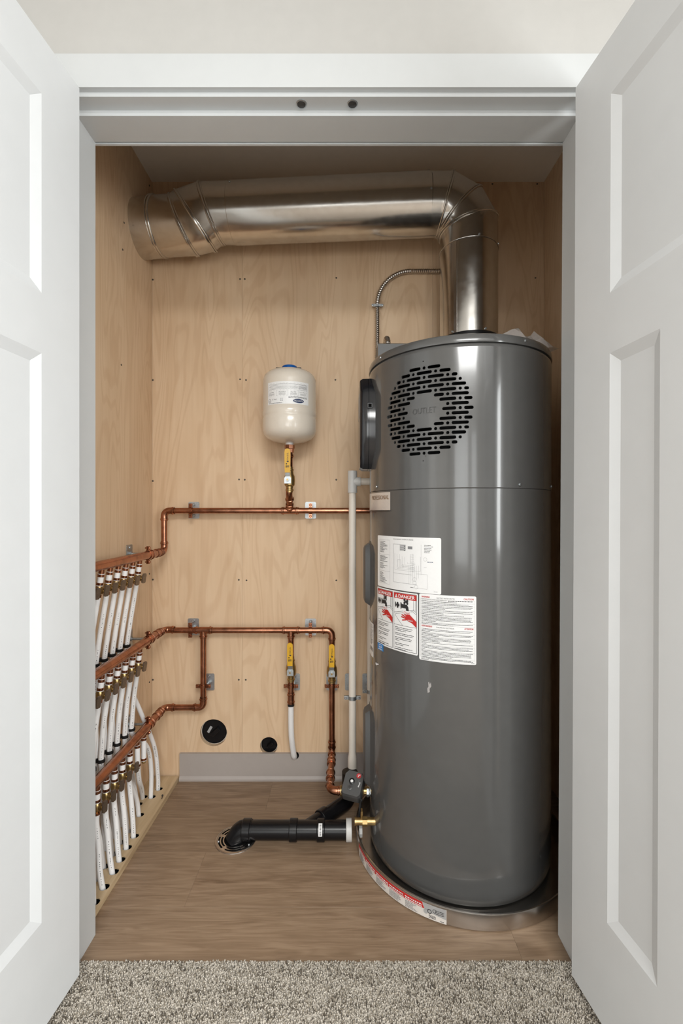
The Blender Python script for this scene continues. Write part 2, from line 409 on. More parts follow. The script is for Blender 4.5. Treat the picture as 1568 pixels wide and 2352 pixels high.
for px, pz in [(-.415, 2.012), (-.396, 2.012), (-.028, 2.017), (.773, 2.017), (-.415, 1.609), (-.391, 1.606), (-.0315, 1.607), (-.419, 1.206), (-.396, 1.205), (-.028, 1.205), (-.42, .802), (-.389, .80),
               (-.42, .40), (-.392, .40), (-.7655, 1.606), (-.7655, 1.20), (-.7655, .803), (-.7655, .40), (-.7655, 2.01), (.60, 2.395), (.78, 2.395), (-.028, .80)]:
    link('screw', scr, wb, (px, YB, pz))
wl = struct('wall_left', B().box(XL-.12, XL-.018, JB, YB+.1, -.03, ZC+.1), 'ceiling_paint')
child('plywood_panel', B().box(XL-.018, XL, JB+.001, YB-.0008, -.006, ZC), 'plywood', wl)
scl = mesh_of('screw', (lambda b: (screw_b(b, (0, 0, 0), (1, 0, 0), .0036), b)[1])(B()), mat='screw_metal')
for y, z in [(.56, 2.09), (.55, 1.99), (.54, 1.585), (.77, .83), (.77, .40), (.77, 2.37)]: link('screw', scl, wl, (XL, y, z))
wr = struct('wall_right', B().box(XR+.018, XR+.12, JB, YB+.1, -.03, ZC+.1), 'ceiling_paint')
child('plywood_panel', B().box(XR, XR+.018, JB+.001, YB-.0008, -.006, ZC), 'plywood', wr)
struct('ceiling', B().box(XL-.1, XR+.1, JB-.02, YB+.1, ZC, ZC+.06), 'ceiling_paint')
bb = B().box(-.655, XR-.002, YB-.0105, YB-.0002, 0, .108)
bb.prism([(0, 0), (-.006, 0), (-.006, .008), (0, .018)], (-.655, YB-.0105, 0), (0, 1, 0), (0, 0, 1), (1, 0, 0), 0, XR+.653)
struct('baseboard_back', bb, 'base_paint')
# the wall the door opening is in
DL, DR = -.650, .572; DH = 2.036
for nm, x0, x1, z0, z1 in (('wall_front', -1.9, DL, -.02, 2.5), ('wall_front', DR, 1.95, -.02, 2.5), ('wall_front', DL, DR, DH+.008, 2.5)):
    struct(nm, B().box(x0, x1, 0, JB, z0, z1), 'wall_paint')
def slant(x_top, x_bot, ext_top, ext_bot, y0, y1, z0, z1):
    b = B(); return b.add([(x_bot, y0, z0), (ext_bot, y0, z0), (ext_bot, y1, z0), (x_bot, y1, z0), (x_top, y0, z1), (ext_top, y0, z1), (ext_top, y1, z1), (x_top, y1, z1)],
                          [(3, 2, 1, 0), (4, 5, 6, 7), (0, 1, 5, 4), (1, 2, 6, 5), (2, 3, 7, 6), (3, 0, 4, 7)])
struct('trim_1', B().box(-.643, DL, 0, JB, -.005, 2.026), 'white_paint')                       # left jamb
struct('trim_2', B().box(JL, -.643, .036, JB, -.005, 2.026), 'white_paint')                    # left stop
struct('trim_3', slant(.571, .559, DR+.004, DR+.004, 0, JB, -.005, 2.026), 'white_paint')      # right jamb
struct('trim_4', slant(.558, .546, .571, .559, .036, JB, -.005, 2.026), 'white_paint')         # right stop
hj = struct('trim_5', B().box(DL, DR, 0, JB, 2.026, DH+.008), 'white_paint')                   # head jamb
struct('trim_6', B().box(-.643, .571, .036, JB-.004, 2.013, 2.026), 'white_paint')             # head stop
struct('trim_7', B().box(-.73, .655, -.0129, 0, DH, 2.112), 'white_paint')                     # head casing
struct('trim_8', B().box(-.73, -.654, -.0129, 0, 0, DH), 'white_paint')                        # side casings
struct('trim_9', B().box(.579, .655, -.0129, 0, 0, DH), 'white_paint')
struct('trim_10', B().box(-.66, .59, JB, JB+.006, 2.0105, 2.05), 'white_paint')                # rear edge of the opening
for px in (-.0975, .0215):
    b = B().lathe([(0, .0125), (.0012, .0125), (.0018, .0112), (.0018, .0098), (.0002, .0094), (.0002, 1e-6)], (px, .0185, 2.026), (0, 0, -1), 24)
    k = child('ball_catch', b, 'zinc', hj); child('socket', B().lathe([(0, .0098), (.0022, .0090), (.0026, 1e-6)], (px, .0185, 2.026), (0, 0, -1), 24), 'dark_metal', k)
# bedroom behind the camera: walls, ceiling, windows
struct('wall_room_left', B().box(-2.0, -1.9, RY, 0, 0, 2.44), 'room_paint')
struct('wall_room_right', B().box(1.95, 2.05, RY, 0, 0, 2.44), 'room_paint')
struct('wall_room_rear', B().box(-1.9, 1.95, RY-.1, RY, 0, 2.44), 'room_paint')
struct('ceiling_room', B().box(-1.9, 1.95, RY, 0, 2.44, 2.5), 'room_paint')
def window(nm, b):
    struct(nm, b, 'window_white')
b = B()
for x in (-1.17, -.66, -.18, .33): b.box(x-.025, x+.025, RY, RY+.05, .22, 2.22)
for z in (.24, 2.2): b.box(-1.19, .35, RY, RY+.05, z-.03, z+.03)
window('window_1', b)
b = B()
for x in (.67, 1.23): b.box(x-.03, x+.03, RY, RY+.05, .0, 2.2)
b.box(.67, 1.23, RY, RY+.05, 2.15, 2.2); window('window_2', b)
for nm, x in (('window_3', -1.9), ('window_4', 1.90)):
    b = B()
    for y in ((-2.53, -1.75, -.97) if x < 0 else (-3.08, -2.3, -1.52)): b.box(x, x+.05, y-.03, y+.03, .70, 2.10)
    for z in (.72, 2.08): b.box(x, x+.05, -2.55 if x < 0 else -3.1, -.95 if x < 0 else -1.5, z-.03, z+.03)
    window(nm, b)
# carpet: backing plus cut pile near the doorway
struct('floor_room', B().box(-1.9, 1.95, RY, .036, -.03, .003), 'carpet_far')
def carpet():
    rng = np.random.default_rng(3); sp = .0027
    xs = np.arange(-.78, .72, sp); ys = np.arange(-.34, .0385, sp); X, Y = np.meshgrid(xs, ys); n = X.size
    px = X.ravel()+rng.uniform(-.5, .5, n)*sp; py = np.minimum(Y.ravel()+rng.uniform(-.5, .5, n)*sp, .0385)
    h = rng.uniform(.0085, .012, n); a = rng.uniform(0, 2*PI, n); r = rng.uniform(.0016, .0024, n)
    clump = .5+.5*np.sin(px*31+3*np.sin(py*43))*np.sin(py*37+2*np.sin(px*23+1))
    lean = rng.uniform(.0005, .0035, n); la = rng.uniform(0, 2*PI, n)+clump*1.5
    vs = np.zeros((n, 7, 3), np.float32)
    for k in range(3):
        ang = a+k*2*PI/3
        vs[:, k, 0] = px+r*np.cos(ang); vs[:, k, 1] = py+r*np.sin(ang); vs[:, k, 2] = .002
        vs[:, 3+k, 0] = px+r*.95*np.cos(ang+.5)+lean*.6*np.cos(la); vs[:, 3+k, 1] = py+r*.95*np.sin(ang+.5)+lean*.6*np.sin(la); vs[:, 3+k, 2] = h*.88
    vs[:, 6, 0] = px+lean*np.cos(la); vs[:, 6, 1] = py+lean*np.sin(la); vs[:, 6, 2] = h
    base = np.arange(n)[:, None]*7
    f = []
    for k in range(3):
        j = (k+1) % 3
        f += [base+np.array([[k, j, 3+j]]), base+np.array([[k, 3+j, 3+k]]), base+np.array([[3+k, 3+j, 6]])]
    F = np.concatenate(f).astype(np.int32)
    me = bpy.data.meshes.new('carpet_pile'); me.vertices.add(n*7); me.vertices.foreach_set('co', vs.ravel())
    me.loops.add(F.size); me.loops.foreach_set('vertex_index', F.ravel()); me.polygons.add(len(F)); me.polygons.foreach_set('loop_start', np.arange(0, F.size, 3, dtype=np.int32))
    me.update(calc_edges=True)
    pal = np.array([(.57, .52, .45), (.43, .385, .32), (.28, .24, .185), (.11, .088, .063)])
    tone = rng.uniform(0, 1, n)+.22*(clump-.5); idx = np.digitize(tone, [.36, .70, .89]); c = pal[idx]*rng.uniform(.85, 1.1, (n, 1))
    cc = np.ones((n, 7, 4), np.float32); cc[:, :, :3] = c[:, None, :]
    at = me.color_attributes.new('yarn', 'FLOAT_COLOR', 'POINT'); at.data.foreach_set('color', cc.ravel())
    me.materials.append(MT['carpet_yarn']); o = link('carpet_pile', me); o['kind'] = 'stuff'
    tag(o, 'flecked beige and brown cut-pile carpet in front of the closet threshold', 'carpet')
carpet()
# ------------------------------------------------------------------ the two open doors
def door(nm, hx, hy, m, side, lean):
    """panelled leaf: local x runs from the hinge along the leaf, local y towards the opening"""
    W, Z0, Z1, T = .606, .04, 2.023, .035
    st, rt = .114, .11
    root = bpy.data.objects.new(nm, None); COL.objects.link(root); root['kind'] = 'structure'
    root.location = (hx, hy, 0)
    def put(n, b): return link(n, mesh_of(n, b, (0, 0, 0), 'door_paint', 10), root)
    s_ = side
    def bx(x0, x1, z0, z1, t0=0, t1=T):   # face at y=0, thickness away from the opening
        return B().box(x0, x1, min(-s_*t0, -s_*t1), max(-s_*t0, -s_*t1), z0, z1)
    put('stile', bx(0, st, Z0, Z1)); put('stile', bx(W-st, W, Z0, Z1))
    put('rail', bx(st, W-st, 1.908, Z1)); put('rail', bx(st, W-st, 1.391, 1.511)); put('rail', bx(st, W-st, Z0, .257))
    mw = .128; put('mullion', bx((W-mw)/2, (W+mw)/2, .257, 1.391))
    def panel(x0, x1, z0, z1):
        d, e = .008, .021
        b = B(); o_ = [(x0, z0), (x1, z0), (x1, z1), (x0, z1)]; i_ = [(x0+e, z0+e), (x1-e, z0+e), (x1-e, z1-e), (x0+e, z1-e)]
        for f0, f1 in ((0, d), (T, T-d)):
            b.add([(x, -s_*f0, z) for x, z in o_]+[(x, -s_*f1, z) for x, z in i_], [(k, (k+1) % 4, 4+(k+1) % 4, 4+k) for k in range(4)]+[(4, 5, 6, 7)])
        put('panel', b)
    panel(st, W-st, 1.511, 1.908); panel(st, (W-mw)/2, .257, 1.391); panel((W+mw)/2, W-st, .257, 1.391)
    ang = -PI/2-s_*math.atan(m)
    root.rotation_euler = (0, lean, ang)
    if lean: root.matrix_world = Matrix.Translation((hx, hy, 0)) @ Matrix.Rotation(lean, 4, 'Y') @ Matrix.Rotation(ang, 4, 'Z')
    return root
door('door_1', -.590, -.0244, .087, 1, 0)
door('door_2', .5105, -.0244, .118, -1, .0045)

# ------------------------------------------------------------------ water heater
HX, HY, HR = .3728, .4624, .2862
H = Thing('water_heater', 'tall grey hybrid electric water heater with round slotted outlet grille', 'water heater', (HX, HY, .0045))
H.part('tank_jacket', B().lathe([(.0055, .262), (.0075, .274), (.016, .2815), (.034, .2845), (.05, .285), (1.12, .285), (1.1385, .2853), (1.1395, .282)], (HX, HY, 0), n=128), 'heater_grey')
# upper shroud: punched grille patch plus the rest of the ring
GT, GZ = -31.5, 1.3555
def slot(cx, cz, half, r):
    n = 6
    return [(cx+half*1+r*math.cos(-PI/2+PI*k/n), cz+r*math.sin(-PI/2+PI*k/n)) for k in range(n+1)]+[(cx-half+r*math.cos(PI/2+PI*k/n), cz+r*math.sin(PI/2+PI*k/n)) for k in range(n+1)]
def grille_holes():
    out = []; P = .0655; rs = .0131; r = .0044; Rv, Ru = .1255, .1335
    for j in range(-9, 10):
        z = j*rs; lim = Ru*math.sqrt(max(0, 1-(z/Rv)**2)); odd = j % 2 == 0
        inner = .0505*math.sqrt(1-(z/.047)**2) if abs(z) < .047 else 0
        for k in range(-3, 4):
            for kind, c in (('s', k*P if odd else (k+.5)*P), ('c', (k+.5)*P if odd else k*P)):
                hw = .0182 if kind == 's' else 0.0
                a, b = c-hw-r, c+hw+r
                if kind == 'c':
                    if max(abs(a), abs(b)) > lim+.002 or abs(c) < inner: continue
                    out.append((c, z, 0, r)); continue
                segs = [(a, b)]
                if inner:
                    segs = [q for q in ((a, min(b, -inner)), (max(a, inner), b)) if q[1]-q[0] > 0]
                for p, q in segs:
                    p = max(p, -lim); q = min(q, lim)
                    if q-p < 2*r*.95: continue
                    h_ = max(0, (q-p)/2-r); out.append(((p+q)/2, z, h_, r))
    return out
def shroud():
    Z0, Z1, U = 1.1415, 1.519, .165
    loops = [[(-U, Z0), (U, Z0), (U, Z1), (-U, Z1)]]
    for c, z, h_, r in grille_holes(): loops.append([(x, y+GZ) for x, y in slot(c, z, h_, r)])
    flat = [p for l in loops for p in l]
    tri = tessellate_polygon([[V((x, y, 0)) for x, y in l] for l in loops])
    bm = bmesh.new(); vs = [bm.verts.new((x, y, 0)) for x, y in flat]
    for t in tri:
        try: bm.faces.new([vs[i] for i in t])
        except ValueError: pass
    k = -U+.006
    while k < U:
        bmesh.ops.bisect_plane(bm, geom=bm.verts[:]+bm.edges[:]+bm.faces[:], plane_co=(k, 0, 0), plane_no=(1, 0, 0), dist=1e-6); k += .006
    bm.faces.ensure_lookup_table()
    f = cylmap(HX, HY, HR, GT, 0)
    rim = B(); rv = []; rf = []
    for e in bm.edges:
        if len(e.link_faces) == 1:
            a, b = e.verts[0].co, e.verts[1].co
            if max(abs(a.x), abs(b.x)) > U-1e-4 or min(a.y, b.y) < Z0+1e-4 or max(a.y, b.y) > Z1-1e-4: continue
            o = len(rv); rv += [f(a.x, a.y, 0), f(b.x, b.y, 0), f(b.x, b.y, -.0035), f(a.x, a.y, -.0035)]; rf.append((o, o+1, o+2, o+3))
    rim.add(rv, rf)
    nor = []
    for v in bm.verts:
        t = rad(GT)+v.co.x/HR; nor.append((math.sin(t), -math.cos(t), 0)); v.co = f(v.co.x, v.co.y, 0)-H.org
    for fc in bm.faces:
        fc.normal_update(); c = fc.calc_center_median()
        if fc.normal.dot(V((c.x, c.y, 0))) < 0: fc.normal_flip()
    me = bpy.data.meshes.new('outlet_grille'); bm.to_mesh(me); bm.free()
    me.polygons.foreach_set('use_smooth', [True]*len(me.polygons)); me.materials.append(MT['heater_grey'])
    me.normals_split_custom_set_from_vertices(nor)
    g = link('outlet_grille', me, H.o)
    H.part('slot_edge', rim, 'zinc', g)
    pr = Print(cylmap(HX, HY, HR, GT, GZ-.008)); pr.L = .0011
    pr.text('panel_grey', 'OUTLET', 0, 0, .0165, width=.068, center=True)
    for b in pr.ink.values(): H.part('embossed_lettering', b, 'emboss_shade', g)  # letters share the jacket colour; the darker tone is painted relief shading
    # rest of the ring, leaving the patch open
    a = U/HR; n = 110; vs = []; fs = []
    for k in range(n+1):
        t = rad(GT)+a+(2*PI-2*a)*k/n
        for z in (Z0, Z1): vs.append((HX+HR*math.sin(t), HY-HR*math.cos(t), z))
    for k in range(n): fs.append((2*k, 2*k+2, 2*k+3, 2*k+1))
    b = B().add(vs, fs)
    b.lathe([(Z1, HR), (1.525, HR-.0006), (1.529, HR-.003), (1.531, HR-.008)], (HX, HY, 0), n=128, caps=False)
    b.lathe([(1.139, HR-.004), (1.1398, HR-.0005), (Z0, HR)], (HX, HY, 0), n=128, caps=False)
    H.part('upper_shroud', b, 'heater_grey')
    H.part('fan_housing', B().lathe([(1.145, .245), (1.52, .245)], (HX, HY, 0), n=64), 'black_hole')  # near-black, so the shade behind the slots is painted onto the housing
shroud()
H.part('lid', B().lathe([(1.5305, HR-.006), (1.531, HR+.0012), (1.534, HR+.0018), (1.5465, HR+.0012), (1.5535, HR-.002), (1.556, HR-.007), (1.557, 1e-6)], (HX, HY, 0), n=128), 'heater_grey')
b = B()
for th, z in ((-64.9, 1.5424), (25.9, 1.5432), (-70.2, 1.1529), (21.8, 1.1496), (58, 1.15)):
    t = rad(th); d = V((math.sin(t), -math.cos(t), 0)); o = V((HX, HY, z))+d*(HR+.0006)
    bb_ = B(); bb_.lathe([(0, .0046), (.001, .0046), (.0028, .0036), (.0034, .0018), (.0034, 1e-6)], o, d, 12); H.part('screw', bb_, 'zinc')
for z in (1.492, 1.2165):
    t = rad(-32); d = V((math.sin(t), -math.cos(t), 0)); H.part('pilot_hole', B().lathe([(0, .0016), (.0006, .0012), (.0007, 1e-6)], V((HX, HY, z))+d*HR, d, 8), 'black_hole')
# control panel on the left flank (faces -X)
def oct_(w_, z0, z1, c): return [(-w_+c, z0), (w_-c, z0), (w_, z0+c*1.3), (w_, z1-c*1.3), (w_-c, z1), (-w_+c, z1), (-w_, z1-c*1.3), (-w_, z0+c*1.3)]
def loft(b, rings):
    n = len(rings[0]); vs = [p for r in rings for p in r]
    fs = [tuple(range(n)), tuple(reversed([(len(rings)-1)*n+k for k in range(n)]))]
    for i in range(len(rings)-1): fs += [(i*n+k, (i+1)*n+k, (i+1)*n+(k+1) % n, i*n+(k+1) % n) for k in range(n)]
    return b.add(vs, fs)
def flank(w_, z0, z1, c, x, dz=0): return [(x, HY+a, z) for a, z in oct_(w_, z0+dz, z1-dz, c)]
H.part('control_bezel', loft(B(), [flank(.102, 1.203, 1.512, .045, .145), flank(.096, 1.203, 1.512, .045, .114), flank(.088, 1.21, 1.505, .044, .104)]), 'heater_grey')
cp = H.part('control_panel', loft(B(), [flank(.087, 1.212, 1.503, .044, .12), flank(.0868, 1.2125, 1.5025, .044, .0805), flank(.0855, 1.2135, 1.5015, .0435, .0798), flank(.0865, 1.2127, 1.5023, .044, .0791), flank(.086, 1.213, 1.502, .044, .063), flank(.080, 1.218, 1.497, .042, .054), flank(.074, 1.224, 1.491, .04, .052)]), 'gloss_black')
H.part('display', loft(B(), [flank(.046, 1.38, 1.455, .006, .0535), flank(.046, 1.38, 1.455, .006, .0514)]), 'label_grey', cp)
H.part('socket', B().cbox((.083, HY-.0855, 1.406), (1, 0, 0), (0, 0, 1), (0, -1, 0), .0085, .0085, .0035, .001), 'black_plastic', cp)
b = B().cbox((.083, HY-.0892, 1.406), (1, 0, 0), (0, 0, 1), (0, -1, 0), .005, .005, .0012); H.part('port_opening', b, 'black_hole', cp)
def flank_panel(z0, z1, name):
    p = H.part(name, loft(B(), [flank(.074, z0, z1, .03, .125), flank(.066, z0, z1, .03, .0985), flank(.058, z0+.006, z1-.006, .028, .0935), flank(.046, z0+.03, z1-.03, .02, .086), flank(.042, z0+.04, z1-.04, .018, .071), flank(.034, z0+.048, z1-.048, .016, .067)]), 'panel_grey')
    return p
flank_panel(.742, 1.003, 'element_cover'); flank_panel(.155, .462, 'element_cover')
# junction box and its screw on the lid
jb = H.part('junction_box', B().cbox((.185, .560, 1.598), (1, 0, 0), (0, 1, 0), (0, 0, 1), .068, .062, .047, .003), 'panel_grey')
H.part('screw', B().lathe([(0, .005), (.002, .0045), (.003, 1e-6)], (.117, .515, 1.575), (-1, 0, 0), 10), 'zinc', jb)
# brass drain cock low on the flank, and steel inlet nipple
dv = B().cyl((.12, .39, .104), (.075, .39, .104), .0115); dv.cyl((.075, .39, .104), (.06, .39, .104), .0145, 8); dv.cyl((.06, .39, .104), (.040, .39, .104), .011)
dv.lathe([(0, .0125), (.006, .0125), (.007, .0105)], (.042, .39, .104), (-1, 0, 0), 20); dv.cyl((.058, .39, .113), (.058, .39, .132), .004); dv.cbox((.058, .39, .134), (1, 0, 0), (0, 1, 0), (0, 0, 1), .0025, .008, .006)
H.part('drain_cock', dv, 'brass')
H.part('inlet_nipple', B().cyl((.115, .501, .13), (.078, .501, .13), .0135).cyl((.086, .501, .13), (.079, .501, .13), .0165, 6), 'zinc')
# --- labels on the jacket
def jacket_label(th0, th1, z0, z1, nm='label', mat='label_white', r=.004, R=.2853):
    f = cylmap(HX, HY, R, th0, z0); W = rad(th1-th0)*R
    p = H.part(nm, patch(f, W, z1-z0, r), mat, sharp=80); pr = Print(f); return p, pr, W, z1-z0
rg = random.Random(5)
# wiring diagram
p, q, W, Hh = jacket_label(-69, -21.9, .850, 1.004)
q.text('ink', 'WIRING DIAGRAM / SCHÉMA DE CÂBLAGE', W*.5, Hh-.009, .0028, width=W*.31, center=True)
q.path('grey_ink', [(.012, .012), (.067, .012), (.067, Hh-.012), (.012, Hh-.012)], .0004, close=True)
for y in (.098, .049): q.line('grey_ink', (.012, y), (.067, y), .0004)
y = Hh-.018
while y > .014:
    if not (abs(y-.098) < .004 or abs(y-.049) < .004 or abs(y-.074) < .002): q.words('ink', .017, .017+rg.uniform(.012, .04), y, .0014, rng=rg)
    y -= .0031
q.path('grey_ink', [(.083, .022), (.083, Hh-.022), (.108, Hh-.022)], .0007)
q.line('grey_ink', (.083, .022), (.165, .022), .0006); q.line('grey_ink', (.083, .048), (.15, .048), .0006)
q.rect('grey_ink', .108, Hh-.040, .128, Hh-.022)
for k in range(6): q.rect('label_white', .109, Hh-.039+k*.003, .127*(1 if k % 2 else .97), Hh-.0378+k*.003, 1)
q.rect('grey_ink', .136, Hh-.034, .151, Hh-.026)
for k in range(9): q.ring('grey_ink', (.153, Hh-.050-k*.0058), .0016, .0004, n=8); q.line('grey_ink', (.143, Hh-.050-k*.0058), (.151, Hh-.050-k*.0058), .0003)
for k in range(7): x = .088+k*.0095; q.line('grey_ink', (x, .058+k*.004), (x, Hh-.045-rg.uniform(0, .03)), .00035); q.line('grey_ink', (x, .058+k*.004), (.16, .058+k*.004), .00035)
for k in range(6): x = .140+k*.006; q.line('grey_ink', (x, .020+k*.004), (x, .075), .00035)
q.path('grey_ink', [(.100, .066), (.111, .066), (.111, .088), (.100, .088)], .0004, close=True); q.ring('grey_ink', (.119, .071), .0035, .0004)
for c in ((.158, .036), (.158, .026), (.163, .015)): q.ring('grey_ink', c, .0055, .0004)
for k in range(6): q.words('ink', .187, .187+rg.uniform(.015, .03), Hh-.022-k*.004, .0014, rng=rg)
q.ring('grey_ink', (.190, .094), .005, .0004); q.words('navy_ink', .196, .212, .086, .002, rng=rg); q.rect('grey_ink', .186, .072, .194, .0725)
q.path('grey_ink', [(.162, .052), (.196, .052), (.196, .012), (.162, .012)], .0004)
q.path('grey_ink', [(.178, Hh-.02), (.178, .05)], .0004); q.path('grey_ink', [(.176, .1), (.176, .06), (.16, .06)], .0004)
q.words('ink', .145, .155, .012, .0015, rng=rg); q.words('grey_ink', W-.02, W-.009, .006, .0014, rng=rg); q.build(H, p)
# twin danger label
p, q, W, Hh = jacket_label(-69.6, -35.2, .674, .8465)
for side, (a, c, hot, burn) in enumerate(((.004, W*.5-.0035, 'HOT', 'Burn'), (W*.5+.0025, W-.004, 'Chaud', 'Brûlure'))):
    w_ = c-a; T_ = Hh-.004
    q.path('ink', [(a, .005), (c, .005), (c, T_), (a, T_)], .0011, close=True)
    q.rect('red_ink', a, T_-.0165, c, T_-.001)
    q.poly('label_white', [(a+.004, T_-.0142), (a+.0152, T_-.0142), (a+.0096, T_-.0035)], 1); q.rect('ink', a+.0091, T_-.0125, a+.0101, T_-.0075, 2)
    q.text('label_white', 'DANGER', a+.0185, T_-.0138, .0098, width=w_-.024, lay=1, bold=.0004)
    y0 = .076                                     # bottom of the picture
    q.line('ink', (a, y0), (c, y0), .0009)
    for x in (.11, .035): q.rect('ink', c-w_*x-.0006, y0+.046, c-w_*x+.0004, T_-.0165)
    q.path('ink', [(a, y0+.034), (c-w_*.12, y0+.05), (c, y0+.041)], .0009); q.path('ink', [(a+w_*.42, y0), (a+w_*.06, y0+.027), (a+w_*.10, y0+.031), (c-w_*.16, y0+.045), (c, y0+.037)], .0009)
    fx, fy = a+w_*.36, y0+.057                       # tap
    for dx in (-.27, .0): q.disc('ink', (fx+dx*w_, fy+.001), .0022, .008, 1)
    for k, (dx, dy) in enumerate(((-.17, .005), (-.17, -.005), (-.13, 0), (-.2, 0))): q.disc('ink', (fx+dx*w_, fy+dy), .0032, .0038, 1)
    q.ring('ink', (fx-.0012, fy), .0034, .0009, .009, 1)
    q.poly('ink', [(fx, fy-.006), (fx+w_*.2, fy-.006), (fx+w_*.24, fy-.02), (fx+w_*.35, fy-.02), (fx+w_*.31, fy-.002), (fx+w_*.25, fy+.005), (fx, fy+.005)], 1)
    for dx, dy in ((.14, .009), (.14, .018), (.21, .013), (.27, .016), (.27, .009)): q.disc('ink', (fx+dx*w_, fy+dy), .0030, .0045, 1)
    hxx, hyy = fx+w_*.1, y0+.022                        # scalded hand
    q.poly('red_ink', [(c, y0+.001), (c, y0+.018), (hxx+w_*.28, hyy+.012), (hxx+w_*.24, hyy+.017), (hxx+w_*.14, hyy+.013), (hxx+w_*.06, hyy+.0), (hxx+w_*.2, hyy-.006), (hxx+w_*.36, hyy-.010)], 1)
    for (x0, y_), (x1, y1) in (((.16, .006), (-.02, .017)), ((.14, .003), (-.08, .010)), ((.12, .0), (-.1, .004)), ((.12, -.003), (-.06, -.006)), ((.2, .012), (.10, .021))):
        q.line('red_ink', (hxx+w_*x0, hyy+y_), (hxx+w_*x1, hyy+y1), .0034, 1)
    q.text('red_ink', hot, hxx+w_*.15, y0+.037, .0058, width=w_*.24, center=True, lay=3)
    q.rect('label_white', hxx+w_*.0, y0+.0355, hxx+w_*.31, y0+.0445, 2)
    q.text('label_white', burn, hxx+w_*.3, hyy-.005, .0040, width=w_*.2, center=True, lay=3)
    y = y0-.008
    for para in ((.62, .6, .4), (.66, .62), (.6, .58, .16), (.5, .3), (.62, .4)):
        for frac in para: q.words('ink', a+.005, a+.005+w_*frac*1.25 if side else a+.005+w_*frac*1.15, y, .0018, wmin=.0015, wmax=.006, rng=rg); y -= .0045
        y -= .0032
q.build(H, p)
# warning / caution text label
p, q, W, Hh = jacket_label(-34.4, -3.4, .6655, .849)
q.text('red_ink', 'WARNING', .007, Hh-.0105, .0048, width=.024, bold=.0002); q.text('red_ink', 'CAUTION', W-.033, Hh-.0105, .0048, width=.026, bold=.0002)
q.text('ink', 'ELECTRIC WATER HEATER', W*.48, Hh-.0105, .0034, width=.048, center=True)
q.text('ink', 'FOR SAFE INSTALLATION AND OPERATION', .007, Hh-.0160, .0026, width=.070); q.words('ink', .080, W-.009, Hh-.016, .0022, rng=rg)
q.text('red_ink', 'AVERTISSEMENT', .007, Hh-.0905, .0048, width=.031, bold=.0002); q.text('red_ink', 'ATTENTION', W-.031, Hh-.0905, .0048, width=.023, bold=.0002)
q.text('ink', 'CHAUFFE EAU ÉLECTRIQUE', W*.47, Hh-.0905, .0034, width=.048, center=True)
q.path('grey_ink', [(.004, .009), (W-.004, .009), (W-.004, Hh-.013), (.004, Hh-.013)], .0003, close=True)
def paras(y, blocks):
    for blk in blocks:
        for fr in blk: q.words('ink', .007, .007+(W-.016)*fr, y, .0014, wmin=.001, wmax=.005, rng=rg); y -= .0033
        q.line('grey_ink', (.004, y+.0022), (W-.004, y+.0022), .0003); y -= .0014
paras(Hh-.0195, [(.7,), (.93, 1), (1, .97, .48), (1,), (1, .45), (.83,), (.98, .98, .96, 1, .3), (1, .63)])
paras(Hh-.0965, [(1, .95, .18), (1, .97, .35), (.96, .97, .95, .37), (1, .1), (1, .93, 1, .08), (1, .97, .96, .97, .6), (.97, 1, .15)])
q.words('grey_ink', W-.013, W-.005, .0035, .0016, rng=rg); q.build(H, p)
# brand badge
p, q, W, Hh = jacket_label(-100, -55.2, 1.080, 1.134, 'badge', 'chrome', .0015)
q.text('gold_ink', 'PROFESSIONAL', W-.118, Hh-.021, .0125, width=.112, bold=.0004); q.build(H, p)
H.part('badge_edge', patch(cylmap(HX, HY, .2853, -100, 1.0775), W, .0028, .0005, .0025), 'black_plastic', p)
# blue efficiency sticker, narrow rating label
p, q, W, Hh = jacket_label(-69.2, -62, .655, .676, 'efficiency_sticker', 'blue_ink', .0004)
q.ring('label_white', (W*.5, Hh*.6), .0075, .0012, .0055); q.path('label_white', [(W*.25, Hh*.42), (W*.55, Hh*.6), (W*.8, Hh*.4)], .0012); q.rect('label_white', W*.15, Hh*.12, W*.85, Hh*.2); q.build(H, p)
p, q, W, Hh = jacket_label(-112, -76.2, .615, .722, 'rating_label', 'label_white', .002)
for k in range(13): q.words('grey_ink', W-.045, W-.004-rg.uniform(0, .015), Hh-.008-k*.005, .0018, rng=rg)
for k in range(16): q.rect('ink', W-.042+k*.0024, .018, W-.042+k*.0024+rg.choice((.0007, .0014)), .030)
q.ring('ink', (W-.02, .048), .006, .0012); q.build(H, p)
# shreds of clear tape left on the jacket
q = Print(cylmap(HX, HY, .2853, -29.8, .577)); q.L = .001
q.poly('plastic_film', [(.002, .0), (.008, .003), (.0075, .012), (.0125, .020), (.011, .031), (.0085, .024), (.006, .032), (.0035, .029), (.0045, .018), (.001, .012)])
H.part('tape_shred', q.ink['plastic_film'], 'plastic_film', sharp=60)
q = Print(cylmap(HX, HY, .2853, -72, .601)); q.L = .0012
q.poly('paper', [(0, .002), (.007, 0), (.010, .003), (.020, .006), (.024, .009), (.014, .0085), (.008, .007), (.004, .009), (.001, .007)])
H.part('tape_shred', q.ink['paper'], 'paper', sharp=60)

